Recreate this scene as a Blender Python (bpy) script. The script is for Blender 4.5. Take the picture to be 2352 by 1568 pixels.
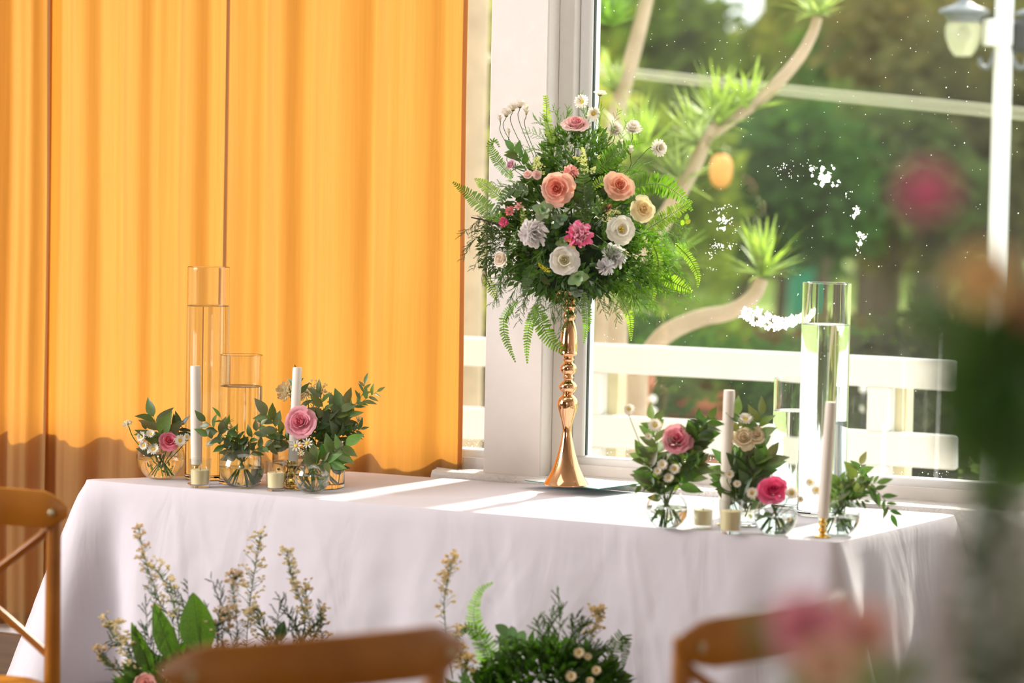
import bpy, math, random
from mathutils import Vector, Matrix, Quaternion, noise
random.seed(7)
R=random.random
def U(a,b): return a+(b-a)*random.random()
C=bpy.context.scene.collection
SC=bpy.context.scene
for o in list(bpy.data.objects): bpy.data.objects.remove(o)

# ------------------------------------------------------------------ camera, sky, sun, exposure
F=6860.; H=1.655; PITCH=math.atan(414/6860.); ROLL=math.radians(1.1)
cam_d=bpy.data.cameras.new('camera'); cam=bpy.data.objects.new('camera',cam_d); C.objects.link(cam)
cam_d.sensor_fit='HORIZONTAL'; cam_d.sensor_width=36.0; cam_d.lens=F/2352*36.0
cam.location=(0,0,H)
cam.rotation_euler=(Matrix.Rotation(math.pi/2-PITCH,3,'X')@Matrix.Rotation(ROLL,3,'Z')).to_euler()
cam_d.clip_start=.05; cam_d.clip_end=500
cam_d.dof.use_dof=True; cam_d.dof.focus_distance=8.25; cam_d.dof.aperture_fstop=2.1
SC.camera=cam
w=bpy.data.worlds.new('world'); SC.world=w; w.use_nodes=True
bg=w.node_tree.nodes['Background']; bg.inputs[0].default_value=(.96,.98,1.0,1); bg.inputs[1].default_value=2.5
SC.view_settings.view_transform='Standard'; SC.view_settings.look='None'; SC.view_settings.gamma=1
SC.view_settings.use_curve_mapping=False; SC.view_settings.exposure=0.0
SC.cycles.max_bounces=12; SC.cycles.transparent_max_bounces=20; SC.cycles.transmission_bounces=12
SC.cycles.diffuse_bounces=3; SC.cycles.glossy_bounces=3; SC.cycles.use_adaptive_sampling=True; SC.cycles.adaptive_threshold=.06; SC.cycles.sample_clamp_indirect=6

def ray(px,py):
    x=px-1176.; y=py-784.
    c,s=math.cos(ROLL),math.sin(ROLL)
    xr=x*c+y*s; yr=-x*s+y*c
    cp,sp=math.cos(PITCH),math.sin(PITCH)
    return Vector((xr/F,(F*cp-yr*sp)/F,(-F*sp-yr*cp)/F))
def at(px,py,D):
    r=ray(px,py); k=D/r.y; return Vector((r.x*k,D,H+r.z*k))
def onz(px,py,z):
    r=ray(px,py); k=(z-H)/r.z; return Vector((r.x*k,r.y*k,z))
# frame of the window wall: s runs along it to the right, v points outdoors
WO=Vector((-0.237,8.508,0)); WU=Vector((.90245,-.43079,0)); WN=Vector((.43079,.90245,0))
WANG=math.atan2(WU.y,WU.x)
def W(s,v,z): return WO+WU*s+WN*v+Vector((0,0,z))
def wpx(px,py,v):
    r=ray(px,py); O=WO.copy(); O.z=0
    k=(v+O.dot(WN))/(r.dot(WN)); P=Vector((0,0,H))+r*k
    return (P-O).dot(WU),P.z

sunv=(WN*1.0+WU*0.08); sunv.normalize(); SEL=math.radians(37)
sunv=sunv*math.cos(SEL)+Vector((0,0,math.sin(SEL)))
sl=bpy.data.lights.new('sun','SUN'); sl.energy=7.5; sl.angle=math.radians(3.0); sl.color=(1,.93,.80)
so=bpy.data.objects.new('sun',sl); C.objects.link(so); so.location=(0,20,15); so.rotation_euler=sunv.to_track_quat('Z','Y').to_euler()
def area(name,loc,target,sx,sy,e,col):
    l=bpy.data.lights.new(name,'AREA'); l.shape='RECTANGLE'; l.size=sx; l.size_y=sy; l.energy=e; l.color=col
    o=bpy.data.objects.new(name,l); C.objects.link(o); o.location=loc
    o.rotation_euler=(Vector(loc)-Vector(target)).to_track_quat('Z','Y').to_euler(); return o
# window light from the left, then three added fill lights without any source
area('daylight_left',(-5.6,6.6,2.2),(-.4,7.9,.7),2.4,2.2,350,(1,.95,.92))
area('fill_behind',(4.4,-2.5,2.2),(.2,7.5,.8),5,2.2,350,(1,.95,.91))
area('fill_over_table',tuple(WO+WU*.75-WN*.8+Vector((0,0,2.66))),tuple(WO+WU*.5-WN*.5),3.0,.7,15,(1,.96,.92))
area('fill_foreground',(-1.6,-4.5,2.4),(.3,2.6,1.1),2.4,1.6,240,(1,.95,.90))

# ------------------------------------------------------------------ helpers
MATS={}
def newmat(name):
    m=bpy.data.materials.new(name); m.use_nodes=True; m.node_tree.nodes.clear(); MATS[name]=m
    return m,m.node_tree.nodes,m.node_tree.links
def N(ns,t,**k):
    n=ns.new(t)
    for a,b in k.items():
        if a.startswith('i_'):
            key=a[2:]; key=int(key) if key.isdigit() else key.replace('_',' ')
            n.inputs[key].default_value=b
        else: setattr(n,a,b)
    return n
def c4(c): return (c[0],c[1],c[2],1)
def pbr(name,col,rough=.6,metal=0,var=0.0,scale=20,bump=0,bscale=60,spec=.5,coat=0,col2=None,sheen=0,objcol=False,stretch=None):
    m,ns,ln=newmat(name)
    out=N(ns,'ShaderNodeOutputMaterial'); b=N(ns,'ShaderNodeBsdfPrincipled')
    b.inputs['Roughness'].default_value=rough; b.inputs['Metallic'].default_value=metal
    b.inputs['Specular IOR Level'].default_value=spec; b.inputs['Coat Weight'].default_value=coat
    b.inputs['Base Color'].default_value=c4(col); b.inputs['Sheen Weight'].default_value=sheen
    tc=N(ns,'ShaderNodeTexCoord'); vec=tc.outputs['Object']
    if stretch:
        mp=N(ns,'ShaderNodeMapping'); mp.inputs['Scale'].default_value=stretch; ln.new(vec,mp.inputs[0]); vec=mp.outputs[0]
    if var>0 or col2:
        nz=N(ns,'ShaderNodeTexNoise'); nz.inputs['Scale'].default_value=scale; nz.inputs['Detail'].default_value=5
        ln.new(vec,nz.inputs['Vector'])
        mx=N(ns,'ShaderNodeMix',data_type='RGBA')
        rp=N(ns,'ShaderNodeMapRange',i_1=.3,i_2=.7); ln.new(nz.outputs[0],rp.inputs[0]); ln.new(rp.outputs[0],mx.inputs[0])
        c2=col2 if col2 else tuple(x*(1-var) for x in col)
        mx.inputs[6].default_value=c4(col); mx.inputs[7].default_value=c4(c2)
        ln.new(mx.outputs[2],b.inputs['Base Color'])
    if bump>0:
        nb=N(ns,'ShaderNodeTexNoise'); nb.inputs['Scale'].default_value=bscale; nb.inputs['Detail'].default_value=6
        ln.new(vec,nb.inputs['Vector'])
        bp=N(ns,'ShaderNodeBump'); bp.inputs['Strength'].default_value=bump; bp.inputs['Distance'].default_value=.01
        ln.new(nb.outputs[0],bp.inputs['Height']); ln.new(bp.outputs[0],b.inputs['Normal'])
    ln.new(b.outputs[0],out.inputs[0]); return m
def leafmat(name,trans=.45,rough=.4,gloss=.12,var=.35,scale=40,tgain=(1.15,1.3,.55)):
    """foliage or petal: diffuse and translucent in the object's own colour"""
    m,ns,ln=newmat(name)
    out=N(ns,'ShaderNodeOutputMaterial'); oi=N(ns,'ShaderNodeObjectInfo'); tc=N(ns,'ShaderNodeTexCoord')
    nz=N(ns,'ShaderNodeTexNoise'); nz.inputs['Scale'].default_value=scale; nz.inputs['Detail'].default_value=3
    ln.new(tc.outputs['Object'],nz.inputs['Vector'])
    mr=N(ns,'ShaderNodeMapRange',i_1=.3,i_2=.7,i_3=1-var,i_4=1+var*.6); ln.new(nz.outputs[0],mr.inputs[0])
    vm=N(ns,'ShaderNodeVectorMath',operation='SCALE'); ln.new(oi.outputs['Color'],vm.inputs[0]); ln.new(mr.outputs[0],vm.inputs['Scale'])
    d=N(ns,'ShaderNodeBsdfDiffuse'); ln.new(vm.outputs[0],d.inputs[0])
    t=N(ns,'ShaderNodeBsdfTranslucent'); vt=N(ns,'ShaderNodeVectorMath',operation='MULTIPLY'); vt.inputs[1].default_value=tgain
    ln.new(vm.outputs[0],vt.inputs[0]); ln.new(vt.outputs[0],t.inputs[0])
    a=N(ns,'ShaderNodeMixShader',i_0=trans); ln.new(d.outputs[0],a.inputs[1]); ln.new(t.outputs[0],a.inputs[2])
    g=N(ns,'ShaderNodeBsdfGlossy'); g.inputs['Roughness'].default_value=rough
    b=N(ns,'ShaderNodeMixShader',i_0=gloss*.5); ln.new(a.outputs[0],b.inputs[1]); ln.new(g.outputs[0],b.inputs[2])
    ln.new(b.outputs[0],out.inputs[0]); return m
leaf_m=leafmat('leaf_surface'); fern_m=leafmat('fern_surface',trans=.55,gloss=.1,var=.3)
treeleaf_m=leafmat('tree_leaf_surface',trans=.5,gloss=0,var=.35,scale=2,tgain=(1.15,1.02,.65))
petal_m=leafmat('petal_surface',trans=.35,gloss=.03,var=.10,tgain=(1.05,.95,.85))
stem_m=pbr('green_stem',(.10,.20,.03),.5,var=.4); twig_m=pbr('brown_twig',(.06,.035,.02),.8,var=.4)
yel_m=pbr('yellow_pollen',(.85,.62,.08),.8,var=.3,scale=300)
centre_m=pbr('green_centre',(.55,.55,.10),.8,var=.4,scale=300)
def fabric(name,dif,tr,k,weave=900,bump=.15):
    m,ns,ln=newmat(name)
    out=N(ns,'ShaderNodeOutputMaterial'); tc=N(ns,'ShaderNodeTexCoord')
    mp=N(ns,'ShaderNodeMapping'); mp.inputs['Scale'].default_value=(60,60,1.2); ln.new(tc.outputs['Object'],mp.inputs[0])
    nz=N(ns,'ShaderNodeTexNoise'); nz.inputs['Scale'].default_value=2; nz.inputs['Detail'].default_value=4; ln.new(mp.outputs[0],nz.inputs['Vector'])
    mr=N(ns,'ShaderNodeMapRange',i_1=.3,i_2=.7,i_3=.93,i_4=1.04); ln.new(nz.outputs[0],mr.inputs[0])
    def sc(c):
        v=N(ns,'ShaderNodeVectorMath',operation='SCALE'); v.inputs[0].default_value=c; ln.new(mr.outputs[0],v.inputs['Scale']); return v
    d=N(ns,'ShaderNodeBsdfDiffuse'); t=N(ns,'ShaderNodeBsdfTranslucent')
    ln.new(sc(dif).outputs[0],d.inputs[0]); ln.new(sc(tr).outputs[0],t.inputs[0])
    a=N(ns,'ShaderNodeMixShader',i_0=k); ln.new(d.outputs[0],a.inputs[1]); ln.new(t.outputs[0],a.inputs[2])
    ln.new(a.outputs[0],out.inputs[0]); return m
curtain_m=fabric('amber_curtain_fabric',(.38,.245,.105),(.66,.268,.036),.50)
def cloth_mat():
    m,ns,ln=newmat('white_table_linen')
    out=N(ns,'ShaderNodeOutputMaterial'); b=N(ns,'ShaderNodeBsdfPrincipled'); b.inputs['Base Color'].default_value=(.635,.60,.66,1)
    b.inputs['Roughness'].default_value=.75; b.inputs['Sheen Weight'].default_value=.15
    tc=N(ns,'ShaderNodeTexCoord')
    # ironing creases and soft wrinkles as relief
    n1=N(ns,'ShaderNodeTexNoise'); n1.inputs['Scale'].default_value=3.2; n1.inputs['Detail'].default_value=3; n1.inputs['Distortion'].default_value=1.4
    mp=N(ns,'ShaderNodeMapping'); mp.inputs['Scale'].default_value=(1.6,1.6,.6); ln.new(tc.outputs['Object'],mp.inputs[0]); ln.new(mp.outputs[0],n1.inputs['Vector'])
    v=N(ns,'ShaderNodeTexVoronoi',feature='DISTANCE_TO_EDGE'); v.inputs['Scale'].default_value=4.5
    nd=N(ns,'ShaderNodeTexNoise'); nd.inputs['Scale'].default_value=2; ln.new(tc.outputs['Object'],nd.inputs['Vector'])
    ad=N(ns,'ShaderNodeVectorMath',operation='ADD'); ln.new(mp.outputs[0],ad.inputs[0]); ln.new(nd.outputs['Color'],ad.inputs[1]); ln.new(ad.outputs[0],v.inputs['Vector'])
    mr=N(ns,'ShaderNodeMapRange',i_1=0.,i_2=.03,i_3=.6,i_4=0.); ln.new(v.outputs[0],mr.inputs[0])
    ma=N(ns,'ShaderNodeMath',operation='MULTIPLY_ADD'); ma.inputs[1].default_value=.02; ln.new(mr.outputs[0],ma.inputs[0]); ln.new(n1.outputs[0],ma.inputs[2])
    bp=N(ns,'ShaderNodeBump'); bp.inputs['Strength'].default_value=.30; bp.inputs['Distance'].default_value=.02
    ln.new(ma.outputs[0],bp.inputs['Height']); ln.new(bp.outputs[0],b.inputs['Normal'])
    ln.new(b.outputs[0],out.inputs[0]); return m
cloth_m=cloth_mat()
plaster_m=pbr('painted_plaster',(.80,.745,.71),.85,var=.08,scale=7,bump=.25,bscale=35)
stucco_m=pbr('rough_white_stucco',(.80,.76,.73),.9,var=.12,scale=9,bump=.8,bscale=70)
frame_m=pbr('white_window_frame',(.84,.83,.82),.4,var=.04)
grey_m=pbr('grey_jamb_paint',(.78,.74,.70),.6,var=.05)
casing_m=pbr('stained_sill_paint',(.80,.745,.72),.6,col2=(.62,.52,.43),scale=4,stretch=(1,1,9))
seal_m=pbr('dark_gasket',(.03,.05,.05),.6)
white_m=pbr('white_fence_paint',(.92,.92,.90),.5,var=.04,scale=5)
postside_m=pbr('pale_yellow_post_side',(.72,.66,.42),.7,var=.2,scale=8)
gold_m=pbr('polished_rose_gold',(.86,.50,.27),.10,metal=1,var=.05)
brass_m=pbr('polished_brass',(.92,.62,.18),.14,metal=1,var=.05)
wood_m=pbr('honey_wood',(.46,.175,.012),.34,col2=(.32,.105,.006),scale=6,stretch=(1,1,1),coat=.12,bump=.05)
screw_m=pbr('pale_screw_cap',(.60,.52,.34),.4,metal=.6)
floor_m=pbr('dark_wood_floor',(.10,.055,.028),.45,col2=(.05,.028,.015),scale=5,stretch=(1,10,1))
base_m=pbr('brown_wood_skirting',(.16,.085,.04),.5,col2=(.09,.05,.028),scale=3,stretch=(1,1,14))
wax_m=pbr('ivory_wax',(.86,.79,.70),.5,var=.04); cream_m=pbr('cream_wax',(.93,.80,.48),.55,var=.06)
wick_m=pbr('charred_wick',(.02,.02,.02),.9)
steel_m=pbr('grey_lantern_metal',(.20,.22,.24),.45,metal=.3,var=.3)
black_m=pbr('black_metal',(.02,.022,.025),.4)
bark_m=pbr('tree_bark',(.13,.085,.055),.9,var=.5,bump=.5,bscale=20)
pale_bark_m=pbr('pale_tan_bark',(.62,.47,.33),.8,var=.25,scale=9,bump=.3)
grass_m=pbr('sunlit_lawn_ground',(.15,.25,.03),.9,col2=(.24,.31,.04),scale=.3)
soil_m=pbr('garden_earth',(.10,.075,.04),.95,var=.5,scale=.7)
tile_m=pbr('terrace_concrete',(.42,.38,.33),.8,var=.2,scale=3)
terra_m=pbr('terracotta_clay',(.62,.20,.10),.8,var=.25)
teal_m=pbr('teal_plastic',(.01,.22,.14),.5,var=.1)
orange_m=pbr('orange_reflection',(.95,.42,.10),.7,var=.2)
globe_m=pbr('milky_globe',(.9,.88,.8),.3)
foam_m=pbr('green_floral_foam',(.02,.045,.012),.95,var=.5,scale=60,bump=.6)
ceil_m=pbr('ceiling_paint',(.70,.66,.62),.9,var=.05)
wallp_m=pbr('hall_wall_paint',(.62,.52,.42),.9,var=.05)
glass_m,ns,ln=newmat('clear_glass')
o_=N(ns,'ShaderNodeOutputMaterial'); g_=N(ns,'ShaderNodeBsdfGlass',i_IOR=1.46,i_Roughness=0.0); g_.inputs[0].default_value=(.985,.995,.99,1); ln.new(g_.outputs[0],o_.inputs[0])
water_m,ns,ln=newmat('clear_water')
o_=N(ns,'ShaderNodeOutputMaterial'); g_=N(ns,'ShaderNodeBsdfGlass',i_IOR=1.33,i_Roughness=0.0); g_.inputs[0].default_value=(.985,.995,.985,1); ln.new(g_.outputs[0],o_.inputs[0])
thin_m,ns,ln=newmat('thin_clear_glass')
o_=N(ns,'ShaderNodeOutputMaterial'); t_=N(ns,'ShaderNodeBsdfTransparent'); t_.inputs[0].default_value=(.975,.985,.98,1); g_=N(ns,'ShaderNodeBsdfGlossy'); g_.inputs['Roughness'].default_value=.0
fw_=N(ns,'ShaderNodeLayerWeight',i_0=.5); pw_=N(ns,'ShaderNodeMath',operation='POWER'); pw_.inputs[1].default_value=3.2; ln.new(fw_.outputs['Facing'],pw_.inputs[0])
lw_=N(ns,'ShaderNodeMath',operation='MULTIPLY_ADD'); lw_.inputs[1].default_value=.85; lw_.inputs[2].default_value=.05; ln.new(pw_.outputs[0],lw_.inputs[0])
m_=N(ns,'ShaderNodeMixShader'); ln.new(lw_.outputs[0],m_.inputs[0]); ln.new(t_.outputs[0],m_.inputs[1]); ln.new(g_.outputs[0],m_.inputs[2]); ln.new(m_.outputs[0],o_.inputs[0])
def panemat():
    m,ns,ln=newmat('window_pane_glass')
    out=N(ns,'ShaderNodeOutputMaterial'); t=N(ns,'ShaderNodeBsdfTransparent'); t.inputs[0].default_value=(.97,.985,.965,1)
    g=N(ns,'ShaderNodeBsdfGlossy'); g.inputs['Roughness'].default_value=.0
    fr=N(ns,'ShaderNodeLayerWeight',i_0=.5); pw=N(ns,'ShaderNodeMath',operation='POWER'); pw.inputs[1].default_value=5; ln.new(fr.outputs['Facing'],pw.inputs[0])
    mu=N(ns,'ShaderNodeMath',operation='MULTIPLY_ADD'); mu.inputs[1].default_value=.9; mu.inputs[2].default_value=.042; ln.new(pw.outputs[0],mu.inputs[0])
    a=N(ns,'ShaderNodeMixShader'); ln.new(mu.outputs[0],a.inputs[0]); ln.new(t.outputs[0],a.inputs[1]); ln.new(g.outputs[0],a.inputs[2])
    # dust film: thin veil, denser in blotches and near the bottom edge
    tc=N(ns,'ShaderNodeTexCoord'); nz=N(ns,'ShaderNodeTexNoise'); nz.inputs['Scale'].default_value=2.5; nz.inputs['Detail'].default_value=6; ln.new(tc.outputs['Object'],nz.inputs['Vector'])
    mr=N(ns,'ShaderNodeMapRange',i_1=.3,i_2=.8,i_3=.004,i_4=.016); ln.new(nz.outputs[0],mr.inputs[0])
    du=N(ns,'ShaderNodeBsdfTranslucent'); du.inputs[0].default_value=(.9,.88,.8,1)
    b=N(ns,'ShaderNodeMixShader'); ln.new(mr.outputs[0],b.inputs[0]); ln.new(a.outputs[0],b.inputs[1]); ln.new(du.outputs[0],b.inputs[2])
    ln.new(b.outputs[0],out.inputs[0]); return m
pane_m=panemat()
fleck_m,ns,ln=newmat('white_flecks'); o_=N(ns,'ShaderNodeOutputMaterial'); d_=N(ns,'ShaderNodeBsdfDiffuse'); d_.inputs[0].default_value=(.95,.95,.93,1)
t_=N(ns,'ShaderNodeBsdfTranslucent'); t_.inputs[0].default_value=(.95,.95,.93,1); x_=N(ns,'ShaderNodeMixShader',i_0=.6); ln.new(d_.outputs[0],x_.inputs[1]); ln.new(t_.outputs[0],x_.inputs[2]); ln.new(x_.outputs[0],o_.inputs[0])
tileglass_m=pbr('pale_glass_face',(.80,.83,.81),.3,spec=.3); greenedge_m=pbr('green_glass_edge',(.02,.22,.17),.15)  # flat pale colour of the glass face carries its pale reflections

class MB:
    def __init__(s): s.v=[]; s.f=[]
    def add(s,vs,fs,M=None):
        k=len(s.v)
        if M is not None: vs=[M@Vector(v) for v in vs]
        s.v.extend([tuple(v) for v in vs]); s.f.extend([tuple(i+k for i in f) for f in fs]); return s
    def box(s,a,b,M=None):
        x0,y0,z0=a; x1,y1,z1=b
        return s.add([(x0,y0,z0),(x1,y0,z0),(x1,y1,z0),(x0,y1,z0),(x0,y0,z1),(x1,y0,z1),(x1,y1,z1),(x0,y1,z1)],
            [(0,3,2,1),(4,5,6,7),(0,1,5,4),(1,2,6,5),(2,3,7,6),(3,0,4,7)],M)
    def bevbox(s,a,b,r,M=None):
        x0,y0,z0=a; x1,y1,z1=b; vs=[];fs=[]
        def ring(z,i): return [(x0+i,y0+i+ (r if 0 else 0),z),(x1-i,y0+i,z),(x1-i,y1-i,z),(x0+i,y1-i,z)]
        def oct_(z,i): 
            q=r*1.0
            return [(x0+q,y0+i,z),(x1-q,y0+i,z),(x1-i,y0+q,z),(x1-i,y1-q,z),(x1-q,y1-i,z),(x0+q,y1-i,z),(x0+i,y1-q,z),(x0+i,y0+q,z)]
        for z,i in ((z0,r),(z0+r,0),(z1-r,0),(z1,r)): vs+=oct_(z,min(i,r*.999))
        fs.append(tuple(reversed(range(8))))
        for k in range(3):
            for j in range(8): fs.append((k*8+j,k*8+(j+1)%8,(k+1)*8+(j+1)%8,(k+1)*8+j))
        fs.append(tuple(range(24,32))); return s.add(vs,fs,M)
    def tube(s,pts,rad,n=8,cap=True,flat=1.0):
        pts=[Vector(p) for p in pts]; m=len(pts)
        if not hasattr(rad,'__len__'): rad=[rad]*m
        up=Vector((0,0,1)) ; k=len(s.v); prev=None
        for i,p in enumerate(pts):
            t=(pts[min(i+1,m-1)]-pts[max(i-1,0)])
            if t.length<1e-9: t=Vector((0,0,1))
            t.normalize()
            if prev is None:
                a=t.cross(Vector((0,0,1)) if abs(t.z)<.9 else Vector((1,0,0))); a.normalize()
            else:
                a=prev-t*prev.dot(t)
                if a.length<1e-6: a=t.orthogonal()
                a.normalize()
            prev=a; b=t.cross(a)
            for j in range(n):
                an=2*math.pi*j/n; q=p+(a*math.cos(an)+b*math.sin(an)*flat)*rad[i]; s.v.append(tuple(q))
        for i in range(m-1):
            for j in range(n): s.f.append((k+i*n+j,k+i*n+(j+1)%n,k+(i+1)*n+(j+1)%n,k+(i+1)*n+j))
        if cap: s.f.append(tuple(k+j for j in reversed(range(n)))); s.f.append(tuple(k+(m-1)*n+j for j in range(n)))
        return s
    def lathe(s,prof,n=32,M=None,closed=False):
        vs=[];fs=[];m=len(prof); idx=[]
        for r,z in prof:
            if r<1e-6: idx.append([len(vs)]*n); vs.append((0,0,z))
            else:
                idx.append(list(range(len(vs),len(vs)+n)))
                for j in range(n): a=2*math.pi*j/n; vs.append((r*math.cos(a),r*math.sin(a),z))
        rng=range(m if closed else m-1)
        for i in rng:
            A=idx[i];B=idx[(i+1)%m]
            for j in range(n):
                q=[A[j],A[(j+1)%n],B[(j+1)%n],B[j]]; u=[]
                for x in q:
                    if x not in u: u.append(x)
                if len(u)>2: fs.append(tuple(u))
        return s.add(vs,fs,M)
    def build(s,name,mat,parent=None,smooth=True,loc=None,**p):
        me=bpy.data.meshes.new(name); me.from_pydata(s.v,[],s.f); me.update()
        if smooth and me.polygons: me.polygons.foreach_set('use_smooth',[True]*len(me.polygons))
        if smooth and len(me.polygons)<20000: me.set_sharp_from_angle(angle=math.radians(42))
        if mat: me.materials.append(mat)
        return inst(me,name,parent,loc,**p)
def inst(me,name,parent=None,loc=None,M=None,col=None,**p):
    o=bpy.data.objects.new(name,me); C.objects.link(o)
    if parent is not None: o.parent=parent
    if M is not None: o.matrix_basis=M
    elif loc is not None: o.location=loc
    if col is not None: o.color=(col[0],col[1],col[2],1)
    for k,v in p.items(): o[k]=v
    return o
def E_(name,label,cat,loc,group=None,M=None):
    o=bpy.data.objects.new(name,None); C.objects.link(o); o.empty_display_size=.02
    if M is not None: o.matrix_basis=M
    else: o.location=loc
    o['label']=label; o['category']=cat
    if group: o['group']=group
    return o
def dirM(loc,d,roll=0,sc=1.0):
    q=Vector(d).normalized().to_track_quat('Z','Y')
    return Matrix.Translation(loc)@q.to_matrix().to_4x4()@Matrix.Rotation(roll,4,'Z')@Matrix.Scale(sc,4)
def spline(P,n=8):
    P=[Vector(p) for p in P]
    if len(P)==2: return [P[0].lerp(P[1],i/n) for i in range(n+1)]
    out=[]; Q=[P[0]*2-P[1]]+P+[P[-1]*2-P[-2]]
    for i in range(1,len(Q)-2):
        a,b,c,d=Q[i-1:i+3]
        for k in range(n):
            t=k/n
            out.append(.5*((2*b)+(c-a)*t+(2*a-5*b+4*c-d)*t*t+(-a+3*b-3*c+d)*t**3))
    out.append(P[-1].copy()); return out
def struct(o,kind='structure'): o['kind']=kind; return o
WM=Matrix.Translation(WO)@Matrix.Rotation(WANG,4,'Z')   # local x=s, y=v, z=z
def wbox(name,mat,s0,s1,v0,v1,z0,z1,parent=None,bev=0,**p):
    mb=MB(); cx=(s0+s1)/2; cv=(v0+v1)/2
    a=(s0-cx,v0-cv,0); b=(s1-cx,v1-cv,z1-z0)
    (mb.bevbox(a,b,bev) if bev else mb.box(a,b))
    if parent is not None: return mb.build(name,mat,parent,False,loc=(cx,cv,z0) ,**p)
    o=mb.build(name,mat,None,False,**p); o.matrix_basis=WM@Matrix.Translation((cx,cv,z0)); return o

# ------------------------------------------------------------------ room shell
def floor():
    mb=MB().box((-7.2,-6,-.12),(7.2,9.7,-.012)); 
    f=mb.build('floor',soil_m,None,False); struct(f); f.matrix_basis=Matrix.Translation((WO.x,WO.y,0))@Matrix.Rotation(WANG,4,'Z')@Matrix.Translation((0,-9.6,0))
    me=None
    for i in range(40):
        y=-5.8+i*.39
        if me is None:
            o=MB().bevbox((-7.15,-.19,-.012),(7.15,.19,0),.004).build('floor_plank',floor_m,f,False,loc=(0,y,0)); me=o.data
        else: inst(me,'floor_plank',f,loc=(0,y,0))
floor()
wall=wbox('wall_window_side',plaster_m,-6,4.5,.115,.25,-.02,.80); struct(wall)
upper=wbox('wall_window_side_upper',plaster_m,-6,4.5,.05,.25,2.75,3.25); upper.name='wall_above_window'; struct(upper)
struct(wbox('wall_left',wallp_m,-6.65,-6.5,-14,.25,-.01,3.25)); struct(wbox('wall_back',wallp_m,-6.5,4.5,-14.15,-14,-.01,3.25)); struct(wbox('wall_right',wallp_m,4.5,4.65,-14,.25,-.01,3.25)); struct(wbox('ceiling',ceil_m,-6.5,4.5,-14,.9,3.25,3.35))
bb=wbox('baseboard_window',base_m,-6,.01,.085,.115,0,.155,bev=.004); struct(bb)
struct(wbox('trim_pillar',plaster_m,.164,.344,.03,.21,.765,2.76,bev=.004)); bpy.data.objects['trim_pillar'].name='pillar_between_windows'
# roughly plastered ledge in front of the windows
def ledge():
    mb=MB(); n=60; vs=[]; fs=[]
    prof=[(0.0,.0),(0.0,.60),(.003,.755),(.010,.768),(.035,.772),(.07,.770),(.114,.774)]
    for i in range(n+1):
        s=.012+(4.0-.012)*i/n
        for j,(v,z) in enumerate(prof):
            k=noise.noise(Vector((s*9,v*30,z*9)))*.004 if j>1 else 0
            vv=min(v,.036) if s<.13 else v
            vs.append((s,vv+k*.6,z+k-(s*.006)))
    m=len(prof)
    for i in range(n):
        for j in range(m-1): fs.append((i*m+j,(i+1)*m+j,(i+1)*m+j+1,i*m+j+1))
    for e in (0,n): fs.append(tuple(e*m+j for j in range(m)))
    o=mb.add(vs,fs).build('trim_ledge',stucco_m); o.matrix_basis=WM; struct(o); return o
ledge(); bpy.data.objects['trim_ledge'].name='plastered_sill_ledge'
# window 1: big fixed pane right of the pillar ; window 2: pane between curtain and pillar and on behind the curtain
def window(name,s0,s1,fl,fr):
    w_=E_(name,'','',(0,0,0)); del w_['label']; del w_['category']; w_['kind']='structure'; w_.matrix_basis=WM
    zb,zt=.795,2.72
    wbox('window_frame_bottom',frame_m,s0,s1,.135,.20,zb,zb+.026,w_,.004)
    wbox('window_frame_top',frame_m,s0,s1,.135,.20,zt-.04,zt,w_,.004)
    if fl: wbox('window_frame_side',frame_m,s0,s0+fl,.135,.20,zb+.0262,zt-.0402,w_,.004)
    if fr: wbox('window_frame_side',frame_m,s1-fr,s1,.135,.20,zb+.0262,zt-.0402,w_,.004)
    wbox('pane',pane_m,s0+fl,s1-fr,.164,.168,zb+.02,zt-.035,w_)
    if fl: wbox('gasket',seal_m,s0+fl,s0+fl+.0025,.150,.162,zb+.03,zt-.05,w_)
    return w_
w1=window('window_1',.392,4.0,.036,.04); w2=window('window_2',-6.0,.163,.04,0)
struct(wbox('trim_window_casing',casing_m,.346,4.0,.118,.150,.745,.794,bev=.003)); struct(wbox('trim_jamb',grey_m,.3445,.3915,.10,.20,.775,2.72,bev=.002))
for k in (-1.6,-3.3): 
    wbox('window_mullion',frame_m,k-.03,k+.03,.14,.2,.822,2.68,w2,.004)
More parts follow.
